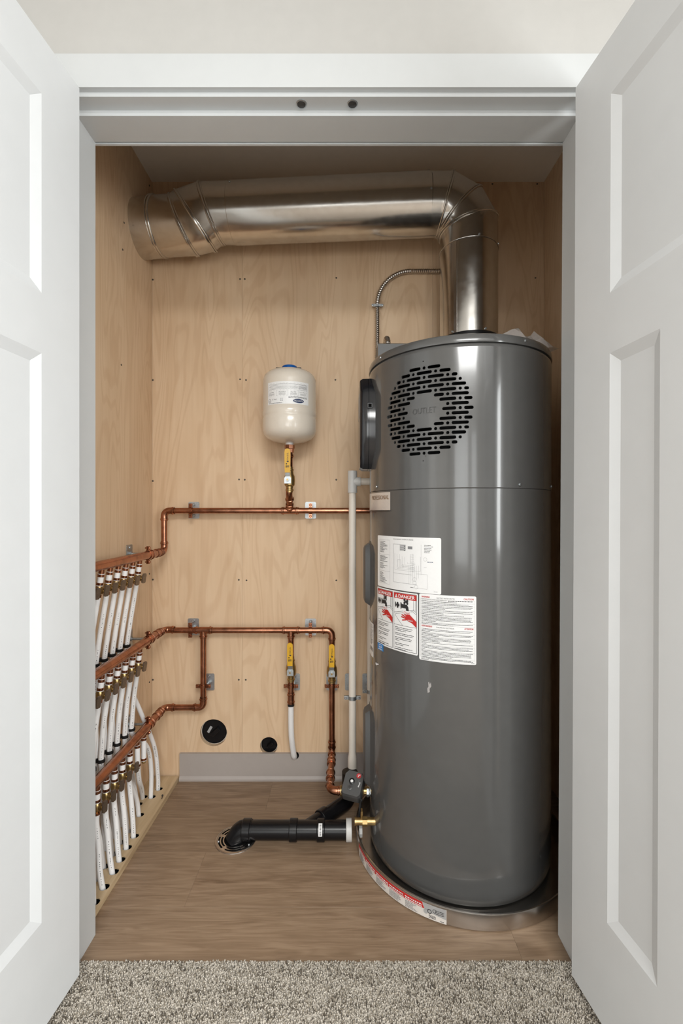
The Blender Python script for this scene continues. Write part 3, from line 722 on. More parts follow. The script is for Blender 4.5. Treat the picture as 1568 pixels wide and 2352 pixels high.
# ------------------------------------------------------------------ drain pan
PX, PR = .382, .341
P = Thing('drain_pan', 'round stainless drain pan under the water heater with printed warning strip', 'drain pan', (PX, HY, 0))
P.part('rim', B().lathe([(.0002, PR-.012), (.0004, PR-.004), (.003, PR-.001), (.0425, PR), (.0455, PR-.001), (.046, PR-.004), (.0445, PR-.006), (.042, PR-.0055), (.004, PR-.007), (.003, .02), (.0028, 1e-6)], (PX, HY, 0), n=160), 'steel')
for th in (-50, 8, 55):
    t = rad(th); d = V((-math.sin(t), math.cos(t), 0)); P.part('rivet', B().sphere(V((PX, HY, .03))-d*(PR-.0065), .0035, d, True, 8), 'zinc')
th1 = -19.5; PW = .34
f = cylmap(PX, HY, PR, th1-math.degrees(PW/PR), .0035)
def pf(u, v, off): return f(u, v, off)
p = P.part('warning_strip', patch(pf, PW, .0375, .0003, .0008, 60), 'pan_label_white'); q = Print(pf); q.L = .0014
ue = PW-.062
q.rect('red_ink', 0, .0225, ue-.012, .0375); q.poly('red_ink', [(ue-.0125, .0225), (ue+.004, .0225), (ue, .030), (ue-.002, .0375), (ue-.0125, .0375)])
q.poly('label_grey', [(ue+.005, .0225), (ue+.012, .016), (ue+.03, .0165), (PW-.001, .012), (PW-.001, .0375), (ue-.001, .0375), (ue+.001, .03)])
u = .01
while u < ue-.05:
    q.words('label_white', u, u+.05, .030, .0032, 1, .002, .006, rg); q.words('label_white', u, u+.05, .0252, .0026, 1, .002, .006, rg)
    for k in range(6): q.words('grey_ink', u, u+rg.uniform(.022, .04), .018-k*.0029, .0016, rng=rg)
    u += .054
q.ring('ink', (ue+.018, .021), .005, .0016, lay=1); q.ring('ink', (ue+.031, .026), .0042, .001, lay=1); q.disc('label_grey', (ue+.008, .018), .006, lay=1)
for k in range(3): q.words('ink', ue+.016, ue+.034, .010-k*.003, .0016, rng=rg); q.words('ink', ue+.034, PW-.006, .028-k*.004, .0016, 1, rng=rg)
q.words('ink', PW-.016, PW-.006, .003, .0016, rng=rg); q.build(P, p)

# ------------------------------------------------------------------ galvanised exhaust duct
DX, DY, DRR = .453, .608, .1016
D = Thing('exhaust_duct', 'galvanised sheet-metal duct running from the water heater to the plywood side wall', 'duct', (DX, DY, 1.69))
def lofted(b, rings):
    n = len(rings[0]); vs = [p for r in rings for p in r]; fs = []
    for i in range(len(rings)-1): fs += [(i*n+k, i*n+(k+1) % n, (i+1)*n+(k+1) % n, (i+1)*n+k) for k in range(n)]
    return b.add(vs, fs)
N = 64
CB = V((.335, DY, 2.065)); RB = .118
def mit(phi, half, r=DRR):
    d = V((math.sin(rad(phi)), 0, math.cos(rad(phi))))
    return [CB+d*((RB+r*math.cos(2*PI*k/N))/math.cos(rad(half)))+V((0, r*math.sin(2*PI*k/N), 0)) for k in range(N)]
def bead_ring(b, ring, r=.0026): b.sweep(ring, r, 8, closed=True)
def circ(c, t, r=DRR):
    """ring square to a mostly-sideways axis t"""
    c = V(c); t = V(t).normalized(); y = V((0, 0, 1)); e2 = t.cross(y).normalized(); e1 = e2.cross(t).normalized()
    return [c+(e1*math.cos(2*PI*k/N)-e2*math.sin(2*PI*k/N)*(1 if t.x > 0 else -1))*r for k in range(N)]
b = B(); rings = [mit(-.001, 0), mit(15, 15), mit(45, 15), mit(75, 15), mit(90, 0)]
rr = [[p-V((.03, 0, 0)) for p in rings[0]]]+rings+[[p-V((0, 0, .054)) for p in rings[-1]]]
lofted(b, rr)
for r_ in rings[1:4]:
    bead_ring(b, r_, .0036); bead_ring(b, [p+V((-.006, 0, .004)) for p in r_], .0026)
eb = D.part('elbow', b, 'galvanised', sharp=20)
L0 = V((-.406, .648, 2.178)); R0 = V((.305, DY, 2.183)); tm = (R0-L0).normalized()
b = B(); lofted(b, [circ(R0+tm*.004, tm, DRR+.0012), circ(R0, tm, DRR+.0012), circ(L0, tm, DRR+.0012), circ(L0-tm*.002, tm, DRR-.001)])
D.part('straight_duct', b, 'galvanised', sharp=30)
b = B(); lofted(b, [[V((DX+DRR*math.cos(a), DY+DRR*math.sin(a), z)) for a in [2*PI*k/N for k in range(N)]] for z in (2.0125, 2.0120, 1.69)])
b2 = [V((DX+(DRR+.0014)*math.cos(2*PI*k/N), DY+(DRR+.0014)*math.sin(2*PI*k/N), 2.0115)) for k in range(N)]
bead_ring(b, b2, .0012); vd = D.part('riser_duct', b, 'galvanised', sharp=30)
t = rad(-41); d_ = V((math.sin(t), -math.cos(t), 0)); sd = V((DX, DY, 0))+d_*DRR
D.part('lock_seam', B().cbox(sd+V((0, 0, 1.85)), (math.cos(t), math.sin(t), 0), (0, 0, 1), d_, .006, .16, .0016, .0008), 'galvanised', vd)
D.part('adapter_collar', B().lathe([(1.5575, .135), (1.562, .135), (1.572, .112), (1.60, .108), (1.683, .1075), (1.692, .106), (1.692, .09)], (DX, DY, 0), n=64), 'black_plastic')
# left swivel elbow into the wall; rings leaning as the gores do
def lean_ring(c, sh, r=DRR, t=(-1, .09, 0)):
    c = V(c); t = V(t).normalized(); e2 = V((t.y, -t.x, 0))
    return [c+V((0, 0, 1))*(r*math.cos(2*PI*k/N))+e2*(r*math.sin(2*PI*k/N))+t*(sh*r*math.cos(2*PI*k/N)) for k in range(N)]
st = [((-.402, .648, 2.178), 0, DRR-.0005), ((-.489, .652, 2.180), .31, DRR), ((-.553, .664, 2.160), .64, DRR), ((-.598, .673, 2.150), .36, DRR), ((-.690, .685, 2.152), .03, DRR+.001), ((XL-.002, .689, 2.145), 0, DRR+.001)]
b = B(); rs_ = [lean_ring(c, s_, r_) for c, s_, r_ in st[:5]]; lofted(b, rs_)
for k in (1, 2, 3): bead_ring(b, rs_[k], .0045); bead_ring(b, [p+V((.009, 0, 0)) for p in rs_[k]], .003)
D.part('elbow', b, 'galvanised', sharp=20)
b = B(); rs2 = [lean_ring(*st[4]), lean_ring((XL-.006, .689, 2.145), 0, DRR+.001)]; lofted(b, rs2); bead_ring(b, rs2[0], .004); bead_ring(b, [p+V((-.009, 0, 0)) for p in rs2[0]], .003)
D.part('wall_sleeve', b, 'galvanised', sharp=25)
def dscrew(p, d): D.part('screw', B().lathe([(0, .0042), (.003, .0036), (.0036, 1e-6)], p, d, 8), 'zinc')
for a in (0, 55, -55): dscrew(L0+tm*.006+V((0, -math.sin(rad(a))*DRR, math.cos(rad(a))*DRR)), (0, -math.sin(rad(a)), math.cos(rad(a))))
for a in (5, -60): dscrew(R0-tm*.006+V((0, -math.cos(rad(a))*DRR, -math.sin(rad(a))*DRR)), (0, -math.cos(rad(a)), -math.sin(rad(a))))
for th, z in ((5, 2.018), (62, 2.016), (-48, 1.70), (18, 1.70)): dscrew(V((DX+DRR*math.sin(rad(th)), DY-DRR*math.cos(rad(th)), z)), (math.sin(rad(th)), -math.cos(rad(th)), 0))
dscrew(V((-.642, .69-DRR*.98, 2.13)), (0, -1, -.2)); dscrew(V((-.648, .69-DRR*.5, 2.065)), (0, -.5, -.86))

# ------------------------------------------------------------------ flexible conduit
def corrugated(path, r, pitch=.0076):
    pts = [V(p) for p in path]; out = []; acc = 0
    for a, b_ in zip(pts, pts[1:]):
        l = (b_-a).length; m = max(1, int(l/(pitch/4)))
        for k in range(m): out.append(a.lerp(b_, k/m))
    rs = [r*(1+.15*math.cos(2*PI*i/4)) for i in range(len(out))]
    return B().sweep(out, rs, 12)
K = Thing('flexible_conduit', 'ribbed grey flexible metal conduit curving up the plywood behind the duct', 'conduit', (.135, YB-.0107, 1.60))
K.part('tube', corrugated(fillet([(.136, .783, 1.60), (.136, .783, 2.037), (.46, .783, 2.037)], .135, 24), .0088), 'steel', sharp=60)
K.part('tube', corrugated(smooth_path([(.158, .57, 1.646), (.157, .58, 1.68), (.157, .615, 1.70), (.157, .66, 1.67), (.158, .69, 1.60)], 10), .0098), 'steel', sharp=60)
st_ = B().cbox((.136, .774, 1.897), (1, 0, 0), (0, 0, 1), (0, 1, 0), .022, .005, .0015); st_.cyl((.136, .783, 1.892), (.136, .783, 1.902), .0115)
cs = K.part('strap', st_, 'zinc')
for x in (.116, .156): K.part('screw', B().lathe([(0, .0042), (.002, .0035), (.003, 1e-6)], (x, .7725, 1.897), (0, -1, 0), 8), 'zinc', cs)

# ------------------------------------------------------------------ plastic bag of papers on the lid
G = Thing('plastic_bag', 'crumpled clear plastic bag of white papers lying on top of the water heater', 'bag', (.53, .37, 1.557))
G.part('papers', B().cbox((.525, .375, 1.590), (.97, .1, -.12), (-.1, .9, .45), (.1, -.45, .9), .032, .05, .005, .001), 'paper')
rb = random.Random(11); nx, ny = 16, 6; vs = []
RIDGE = [(0, .046), (.25, .066), (.485, .093), (.53, .078), (.58, .056), (.66, .058), (.77, .083), (.82, .06), (.92, .035), (1, .012)]
for j in range(ny+1):
    for i in range(nx+1):
        u, v_ = i/nx, j/ny; x = .442+.20*u; y = .30+.14*v_
        k = max(q for q in range(len(RIDGE)-1) if RIDGE[q][0] <= min(u, .999)); (u0, z0), (u1, z1) = RIDGE[k], RIDGE[k+1]
        zz = z0+(z1-z0)*(u-u0)/(u1-u0); fall = 1-abs(v_-.5)*2
        vs.append((x+rb.uniform(-.003, .003), y+rb.uniform(-.006, .006), 1.5585+zz*fall**.7*rb.uniform(.93, 1.04)))
G.part('film', B().add(vs, [(j*(nx+1)+i, j*(nx+1)+i+1, (j+1)*(nx+1)+i+1, (j+1)*(nx+1)+i) for j in range(ny) for i in range(nx)]), 'plastic_film', sharp=10)

# ------------------------------------------------------------------ copper pipework
PY = .745      # pipes on the back wall run here
CR = .0114; HRD = .0146
def bead(b, p, d, r, w_=.0075, h_=.0034):
    d = V(d).normalized(); b.lathe([(-w_, r+.0012), (-w_*.45, r+.0014), (-w_*.2, r+h_), (w_*.2, r+h_), (w_*.45, r+.0014), (w_, r+.0012)], p, d, 20, caps=False)
class Copper(Thing):
    def pipe(s, p, q, r=CR, mat='copper'): return s.part('pipe', B().cyl(p, q, r, 24), mat)
    def elbow(s, c, a, d, r=CR, R=.021, stub=.017, mat='copper'):
        c, a, d = V(c), V(a).normalized(), V(d).normalized(); b = B()
        ang = a.angle(d); t = R/math.tan(ang/2)
        b.sweep(fillet([c+a*(t+stub), c, c+d*(t+stub)], R, 10), r+.0016, 20)
        for e in (a, d): bead(b, c+e*(t+stub-.005), e, r+.0006)
        return s.part('elbow', b, mat)
    def tee(s, c, m, br, r=CR, L=.033, LB=.03, mat='copper'):
        c, m, br = V(c), V(m).normalized(), V(br).normalized(); b = B()
        b.cyl(c-m*L, c+m*L, r+.0016, 24); b.cyl(c, c+br*LB, r+.0016, 24)
        for e, l in ((m, L), (-m, L), (br, LB)): bead(b, c+e*(l-.006), e, r+.0006)
        return s.part('tee', b, mat)
    def coupling(s, p, d, L, r=CR, mat='copper', r1=None):
        p, d = V(p), V(d).normalized(); b = B(); b.lathe([(-L, r+.0016), (L, (r1 or r)+.0016)], p, d, 24)
        bead(b, p-d*(L-.006), d, r+.0006); bead(b, p+d*(L-.006), d, (r1 or r)+.0006); return s.part('coupling', b, mat)
HZ = {'hot': .9205, 'cold': .6155, 'low': .309}; HXX = -.70
def header(T, z):
    """large manifold pipe along the left wall and its reducer at the back"""
    T.pipe((HXX, .13, z), (HXX, .615, z), HRD)
    T.coupling((HXX, .640, z), (0, 1, 0), .030, HRD, r1=CR)
    T.coupling((HXX, .682, z), (0, 1, 0), .020, CR+.001)
    return T
Hot = header(Copper('copper_manifold', 'copper hot-water line with the top header above two rows of tubes', 'copper pipe', (HXX, PY, HZ['hot'])), HZ['hot'])
X, Y, Z = V((1, 0, 0)), V((0, 1, 0)), V((0, 0, 1))
z = HZ['hot']
Hot.elbow((HXX, PY, z), -Y, Z); Hot.pipe((HXX, PY, z+.03), (HXX, PY, 1.05)); Hot.elbow((HXX, PY, 1.08), -Z, X)
Hot.pipe((HXX+.03, PY, 1.08), (-.24, PY, 1.08)); Hot.tee((-.2085, PY, 1.08), X, V((0, -.72, .69)), LB=.026); Hot.pipe((-.18, PY, 1.08), (.19, PY, 1.08))
Hot.elbow((.215, PY, 1.08), -X, -Y, stub=.004, R=.014); Hot.pipe((.215, PY-.02, 1.08), (.215, .690, 1.08))
TX, TY = -.2015, .675
b = B().sweep(fillet([(-.2075, PY-.015, 1.094), (TX-.002, TY, 1.146), (TX, TY, 1.172)], .03, 8), CR+.0012, 20)
bead(b, (-.2068, PY-.025, 1.104), (0, -.72, .69), CR+.001); bead(b, (-.2045, PY-.044, 1.124), (0, -.72, .69), CR+.001, h_=.0045); Hot.part('offset', b, 'copper')
Cold = header(Copper('copper_manifold', 'copper cold-water line with two lower headers, two tees and a drop to the heater inlet', 'copper pipe', (HXX, PY, HZ['low'])), HZ['cold'])
header(Cold, HZ['low'])
zc = .6125
Cold.elbow((HXX, PY, zc+.002), -Y, X); Cold.pipe((HXX+.03, PY, zc), (-.575, PY, zc)); Cold.tee((-.547, PY, zc), X, -Z)
Cold.pipe((-.52, PY, zc), (-.235, PY, zc)); Cold.tee((-.2044, PY, zc), X, -Z); Cold.pipe((-.178, PY, zc), (-.07, PY, zc)); Cold.elbow((-.0443, PY, zc), -X, -Z)
Cold.pipe((-.547, PY, .585), (-.547, PY, .335)); Cold.elbow((-.547, PY, .3105), Z, -X); Cold.pipe((-.575, PY, .3105), (-.675, PY, .3105)); Cold.elbow((HXX, PY, .3105), X, -Y)
Cold.pipe((-.2044, PY, .585), (-.2044, PY, .50)); Cold.pipe((-.2044, PY, .43), (-.2044, PY, .345)); Cold.coupling((-.2044, PY, .347), Z, .020)
Cold.pipe((-.0443, PY, .585), (-.0443, PY, .495)); Cold.pipe((-.0443, PY, .425), (-.0443, PY, .17), CR)
Cold.coupling((-.0443, PY, .165), Z, .016)
fz = .136
Cold.elbow((-.0443, PY, fz), Z, -Y, stub=.006, R=.018)
Cold.pipe((-.0443, PY-.02, fz), (-.0455, .53, fz)); Cold.coupling((-.0446, .675, fz), Y, .018, CR+.0012); Cold.coupling((-.0452, .585, fz), Y, .024, CR+.0012)
Cold.elbow((-.0456, .501, fz-.003), Y, X, stub=.010, R=.024)
# ------------------------------------------------------------------ ball valves with yellow levers
def ball_valve(org, label, hx=0, scale=1):
    T = Thing('ball_valve', label, 'valve', org, 'yellow-handled ball valves'); x, y, z = org; s_ = scale
    b = B().lathe([(-.046, .0128), (-.041, .0128), (-.039, .0155), (-.035, .0155), (-.033, .0128), (-.024, .0135), (-.019, .019), (.0, .0205), (.014, .0195), (.022, .0155), (.034, .0135), (.036, .0155), (.040, .0155), (.042, .0128), (.05, .0128)], org, (0, 0, 1), 20)
    b.cyl((x+hx*.4, y, z), (x+hx, y-.026, z), .0095, 12); T.part('body', b, 'brass')
    b = B().prism([(-.0125, -.014), (.0125, -.014), (.0125, .006), (.0085, .012), (-.0085, .012), (-.0125, .006)], (x+hx, y-.027, z), (1, 0, 0), (0, 0, 1), (0, -1, 0), 0, .0025)
    b.cbox((x+hx, y-.0295, z+.019), (1, 0, 0), (0, -.3, 1), (0, -1, -.3), .0085, .012, .0012)
    lv = T.part('lever', b, 'zinc'); T.part('nut', B().cyl((x+hx, y-.029, z), (x+hx, y-.035, z), .0068, 6), 'zinc', lv); T.part('stem', B().cyl((x+hx, y-.034, z), (x+hx, y-.0375, z), .0036, 10), 'brass', lv)
    pts = [(-.0098, .026), (.0098, .026), (.0108, .07)]+[(.0108*math.cos(PI*k/10), .104+.0108*math.sin(PI*k/10)) for k in range(11)]+[(-.0108, .07)]
    g = T.part('grip', B().prism(pts, (x+hx, y-.030, z), (1, 0, 0), (0, 0, 1), (0, -1, 0), 0, .006), 'yellow_vinyl')
    q = Print(lambda u, v_, off: V((x+hx+v_, y-.036-off, z-u))); q.L = .0004
    q.text('ink', 'TITAN', -.099, -.0025, .0062, width=.027); q.disc('ink', (-.067, .0012), .0026, .0038); q.disc('ink', (-.058, -.0035), .0026)
    for k in range(3): q.words('ink', -.052+k*.003, -.0505+k*.003, -.0065, .004); q.rect('ink', -.052+k*.0026, -.006, -.0505+k*.0026, .0065)
    q.build(T, g); return T
ball_valve((-.2044, PY, .458), 'yellow-handled brass ball valve above the white tube into the baseboard')
ball_valve((-.0443, PY, .453), 'yellow-handled brass ball valve on the copper drop beside the white PVC pipe')
ball_valve((TX, TY, 1.1945), 'yellow-handled brass ball valve under the cream expansion tank', -.004)
b = B().cyl((TX, TY, 1.237), (TX, TY, 1.30), CR, 20); bead(b, (TX, TY, 1.285), Z, CR+.001); b.lathe([(1.298, .0155), (1.312, .0165), (1.313, .019), (1.326, .019), (1.327, .0165)], (TX, TY, 0), Z, 8)
Hot.part('tank_adapter', b, 'copper')
# ------------------------------------------------------------------ expansion tank
T = Thing('expansion_tank', 'cream thermal expansion tank standing on a copper pipe with an upside-down label', 'expansion tank', (TX, TY, 1.318))
T.part('shell', B().lathe([(1.334, .012), (1.335, .03), (1.341, .062), (1.35, .082), (1.362, .094), (1.376, .0995), (1.39, .1005), (1.418, .1005), (1.4235, .0992), (1.4265, .0984), (1.4295, .0992), (1.435, .1005), (1.449, .1005), (1.4505, .0997), (1.553, .0997), (1.569, .098), (1.583, .092), (1.595, .078), (1.603, .055), (1.607, .03), (1.608, 1e-6)], (TX, TY, 0), n=80), 'tank_cream')
T.part('nipple', B().lathe([(1.318, .0145), (1.336, .0145), (1.337, .0175), (1.342, .0175)], (TX, TY, 0), n=24), 'pex_white')
cap = T.part('air_cap', B().lathe([(1.604, .03), (1.616, .03), (1.621, .027), (1.622, 1e-6)], (TX, TY, 0), n=40), 'blue_cap')
T.part('cap_plate', B().cbox((TX-.002, TY, 1.6105), X, Y, Z, .047, .02, .0022, .0005), 'ink', cap)
TR = .0997; f = cylmap(TX, TY, TR, -44, 1.459); W, Hh = TR*rad(93), .080
p = T.part('label', patch(f, W, Hh, .002), 'label_white', sharp=80); q = Print(f); q.L = .0005
rg = random.Random(9)
for k in range(5): q.words('grey_ink', .008+(.005 if k % 2 else 0), W*(.72 if k in (1, 4) else .97)-.004, Hh-.010-k*.0043, .0012, wmin=.001, wmax=.004, rng=rg)
for k in range(5): q.words('grey_ink', W*.76, W-.006, Hh-.012-k*.0043, .0014, wmin=.001, wmax=.004, rng=rg)
q.path('grey_ink', [(.004, .030), (W-.006, .030), (W-.006, Hh-.006), (.004, Hh-.006)], .0004, close=True)
q.line('grey_ink', (.004, .049), (W-.006, .049), .0004)
for x in (.25, .51, .745): q.line('grey_ink', (W*x, .030), (W*x, .049), .0004)
for t_, x in (('200° F', .12), ('150 PSI', .38), ('40 PSI', .63), ('2.1 Gal / 8 L', .855)):
    q.text('ink', t_, W*x, .0405, .0038, width=.029 if 'Gal' in t_ else (.024 if t_ == '150 PSI' else .019), center=True, flip=True)
    for k in range(3): q.words('grey_ink', W*x-.012, W*x+.012, .0325+k*.0023, .0010, rng=rg)
q.text('ink', 'PH 5', W*.19, .0145, .0048, width=.018, center=True, flip=True)
q.ring('ink', (W*.06, .0135), .0055, .0012, .0062); q.text('ink', 'NSF', W*.06, .0118, .003, width=.005, center=True, flip=True)
for k in range(4): q.rect('grey_ink', W*.335, .010+k*.003, W*.335+.010, .0112+k*.003)
q.disc('navy_ink', (W*.745, .0115), .0205, .0075); q.text('label_white', 'FLEXCON', W*.745, .0085, .0058, width=.031, center=True, flip=True, lay=1)
for k in range(2): q.words('ink', W*.52, W*.96, .0215+k*.0032, .0018, rng=rg)
q.words('ink', .008, .062, .003, .0018, rng=rg); q.build(T, p)

# ------------------------------------------------------------------ plywood board on the floor with tube holes
ordn = ['nearest the back wall', 'second from the back wall', 'third from the back wall', 'fourth from the back wall', 'fifth from the back wall', 'sixth from the back wall', 'seventh from the back wall']
UY = [.535, .4845, .434, .3845, .3345, .285, .235]
LY = [.561, .509, .458, .407, .357, .3065, .256]
def px_up(i): return (-.7067, .701) if i == 0 else (-.744, [0, .60, .545, .49, .415, .345, .275][i])
UH = [(-.7067, .701), (-.744, .610), (-.745, .500), (-.745, .445), (-.745, .390), (-.745, .335), (-.745, .262)]
MH = [(-.7137, .652), (-.7127, .551), (-.714, .470), (-.714, .418), (-.714, .368), (-.714, .318), (-.714, .272)]
LH = [None, (-.7435, .652), (-.684, .446), (-.6836, .395), (-.680, .344), (-.677, .297), (-.6767, .2425)]
hl = UH+MH+[h for h in LH if h]+[(-.677, .192)]
BD = Thing('floor_board', 'thin plywood strip on the floor with drilled holes for the white tubes', 'board', (-.713, .46, 0))
loops = [[(XL+.0005, .125), (-.657, .125), (-.657, YB-.012), (XL+.0005, YB-.012)]]
for hx_, hy_ in hl: loops.append([(hx_+.004+.0135*math.cos(2*PI*k/24), hy_+.0135*math.sin(2*PI*k/24)) for k in range(24)])
flat = [p for l in loops for p in l]; n = len(flat); tri = tessellate_polygon([[V((x, y, 0)) for x, y in l] for l in loops])
fs = [tuple(t) for t in tri]+[tuple(reversed([i+n for i in t])) for t in tri]; o_ = 0
for l in loops:
    m = len(l); fs += [(o_+k, o_+(k+1) % m, n+o_+(k+1) % m, n+o_+k) for k in range(m)]; o_ += m
BD.part('panel', B().add([(x, y, .019) for x, y in flat]+[(x, y, .0005) for x, y in flat], fs), 'board_plywood')
for hx_, hy_ in hl: BD.part('hole', B().lathe([(.0006, .0132), (.016, .0134), (.0155, .0125), (.004, .012), (.0042, 1e-6)], (hx_+.004, hy_, 0), Z, 20), 'black_hole')  # black cups whose colour stands for the shade down each hole
b = B().cyl((-.668, .64, .017), (-.6625, .632, .036), .0014, 8); b.cyl((-.6627, .6322, .035), (-.6617, .631, .037), .0035, 10); BD.part('nail', b, 'dark_metal')
# ------------------------------------------------------------------ manifold valves (built once, copied)
def valve_proto(stub=.0165, valve=True):
    """hangs below the header from its axis at the origin"""
    r = bpy.data.objects.new('manifold_valve', None); COL.objects.link(r); r.empty_display_size = .02
    def pt(n, b, m): link(n, mesh_of(n, b, (0, 0, 0), m), r)
    def ring(z0, z1): pt('crimp_ring', B().lathe([(z0, .0090), (z0-.0004, .0096), (z1+.0004, .0096), (z1, .0090)], n=20), 'copper')
    pt('neck', B().lathe([(-.012, .0078), (-.0255, .0078)], n=16), 'copper_dark')
    z = -.0250; pt('tube_stub', B().lathe([(z, .0091), (z-.0015, .0091), (z-.0016, .0086), (z-.018-stub, .0086), (z-.018-stub-.0001, .0091), (z-.0195-stub, .0091)], n=20), 'pex_white')
    ring(z-.0018, z-.0098); z2 = z-.0098-stub; ring(z2, z2-.0078)
    zb = z2-.0085
    if valve:
        b = B().lathe([(zb, .0075), (zb-.003, .0092), (zb-.006, .0105), (zb-.014, .0112), (zb-.0215, .0105), (zb-.0245, .0085), (zb-.028, .0075)], n=16)
        b.lathe([(0, .0078), (.010, .0078), (.0105, .0098), (.015, .0098), (.0155, .006), (.021, .006)], (0, 0, zb-.014), X, 12); pt('valve_body', b, 'brass')
        pl = [(-.0078, -.0135), (-.005, -.0165), (.005, -.0165), (.0078, -.0135), (.0085, .011), (.0055, .0165), (-.0055, .0165), (-.0085, .011)]
        pt('handle', B().prism(pl, (.0205, 0, zb-.012), (.25, .97, 0), (0, 0, 1), (.97, -.25, 0), 0, .0055), 'bronze_handle')
        ring(zb-.028, zb-.0355); r['tail'] = zb-.033
    else:
        pt('end_plug', B().lathe([(zb+.001, .0065), (zb-.006, .0075), (zb-.010, .005), (zb-.0105, 1e-6)], n=14), 'brass'); r['tail'] = zb
    return r
vp = valve_proto(); first = True
TAIL = {}
def place_valve(row, i, y, z, ang, label, proto):
    global first
    if proto is vp and first: o = proto; first = False
    elif proto is vp: o = copy_tree(proto)
    else: o = proto
    o.location = (HXX, y, z); o.rotation_euler = (0, ang, 0); tag(o, label, 'valve', 'shutoff valves on the copper headers')
    t = -o['tail']; del o['tail']
    TAIL[row, i] = (V((HXX-math.sin(ang)*t, y, z-math.cos(ang)*t)), V((-math.sin(ang), 0, -math.cos(ang))))
vp_tail = vp['tail']
for row, z, ang, nm in (('top', HZ['hot'], .15, 'top'), ('mid', HZ['cold'], .12, 'middle')):
    for i, y in enumerate(UY):
        if 'tail' not in vp: vp['tail'] = vp_tail
        place_valve(row, i, y, z, ang, 'brass shutoff valve on the %s copper header, %s' % (nm, ordn[i]), vp)
for i, y in enumerate(LY):
    if i < 2:
        pr_ = valve_proto(.062 if i == 0 else .055, False); pr_['label'] = ''
        place_valve('low', i, y, HZ['low'], -.02 if i else .0, ('long plugged white stub under the bottom copper header, ' if i == 0 else 'long white stub joined to a tube under the bottom header, ')+ordn[i], pr_); pr_.name = 'manifold_stub'
    else:
        if 'tail' not in vp: vp['tail'] = vp_tail
        place_valve('low', i, y, HZ['low'], .02, 'brass shutoff valve on the bottom copper header, '+ordn[i], vp)
for o in bpy.data.objects:
    if 'tail' in o: del o['tail']
# ------------------------------------------------------------------ white tubes
def tube_print(T, part, path, s0, s1, text=None, r=.0079, side=V((.55, -.83, 0))):
    """lettering wrapped along the tube on the side that faces the room"""
    L = [0]
    for a, b_ in zip(path, path[1:]): L.append(L[-1]+(b_-a).length)
    def f(u, v_, off):
        s_ = min(max(s0+u, 0), L[-1]-1e-5)
        k = max(i for i in range(len(L)-1) if L[i] <= s_); w_ = (s_-L[k])/(L[k+1]-L[k])
        p = path[k].lerp(path[k+1], w_); t = (path[k+1]-path[k]).normalized()
        e1 = (side-t*side.dot(t)).normalized(); e2 = t.cross(e1); a = -v_/r
        return p+(e1*math.cos(a)+e2*math.sin(a))*(r+off)
    q = Print(f); q.L = .0003
    if text: q.text('ink', text, 0, -.0025, .005, width=s1-s0)
    else:
        u = 0
        while u < s1-s0: q.rect('ink', u, -.0006, u+random.uniform(.0008, .0035), .0008); u += random.uniform(.004, .0075)
    q.build(T, part)
def tube(pts, label, r=.0079, prints=(), group='white tubes running down from the copper headers', nm='pex_tube', n=9):
    path = smooth_path(pts, n); T = Thing(nm, label, 'tube', tuple(path[-1]), group)
    p = T.part('pipe', B().sweep(path, r, 16), 'pex_white', sharp=60)
    for pr_ in prints: tube_print(T, p, path, *pr_)
    return T
rz = random.Random(2)
for i, y in enumerate(UY):
    p0, d = TAIL['top', i]; hx_, hy_ = UH[i]
    pts = [p0, p0+d*.03, (-.7285, y, .738), (-.738, y, .678), (-.7465, y, .615), (-.7475, y, .57)]
    if i == 0: pts += [(-.745, y+.01, .48), (-.728, y+.075, .34), (-.712, y+.145, .19), (-.7075, hy_, .07), (hx_, hy_, .006)]
    elif i == 1: pts += [(-.746, y+.01, .45), (-.746, y+.05, .30), (-.746, y+.09, .15), (hx_, hy_, .006)]
    else: pts += [(-.747, y, .40), (-.746, (y+hy_)/2, .2), (hx_, hy_, .006)]
    pp = [(.06+rz.uniform(0, .02), .12), (.17, .30)] if i else [(.05, .23), (.665, .715, 'West Vny Lav'), (.735, .86)]
    tube(pts, 'white tube from the top header valve %s' % ordn[i], prints=pp)
for i, y in enumerate(UY):
    p0, d = TAIL['mid', i]; hx_, hy_ = MH[i]
    pts = [p0, p0+d*.03, (-.7225, y, .437), (-.7285, y, .365), (-.7305, y, .315)]
    if i == 0: pts += [(-.7275, y+.03, .285), (-.7120, y+.086, .215), (-.7105, hy_-.004, .12), (hx_, hy_, .006)]
    else: pts += [(-.727, y+.005, .2), (-.720, hy_-.005, .08), (hx_, hy_, .006)]
    pp = [(.05+rz.uniform(0, .02), .10), (.13, .21)] if i else [(.05, .19), (.337, .387, 'East Vny Lav')]
    tube(pts, 'white tube from the middle header valve %s' % ordn[i], prints=pp)
for i, y in enumerate(LY):
    if i == 0: continue
    p0, d = TAIL['low', i]; hx_, hy_ = LH[i]
    if i == 1: pts = [p0+V((0, 0, .012)), p0+V((-.0005, .003, -.006)), (-.7045, y+.025, .150), (-.7235, y+.088, .080), (hx_, hy_, .006)]
    else: pts = [p0, p0+d*.03, (-.695, y-.002, .12), (-.687, hy_+.003, .06), (hx_, hy_, .006)]
    pp = [(.03+rz.uniform(0, .015), .07), (.11, .19)]
    tube(pts, 'white tube from the bottom header %s, down into the floor board' % ordn[i], prints=pp)
tube([(-.68, .192, .30), (-.679, .191, .15), (-.677, .192, .006)], 'white tube standing in the floor board hole closest to the door jamb', prints=[(.1, .2)])
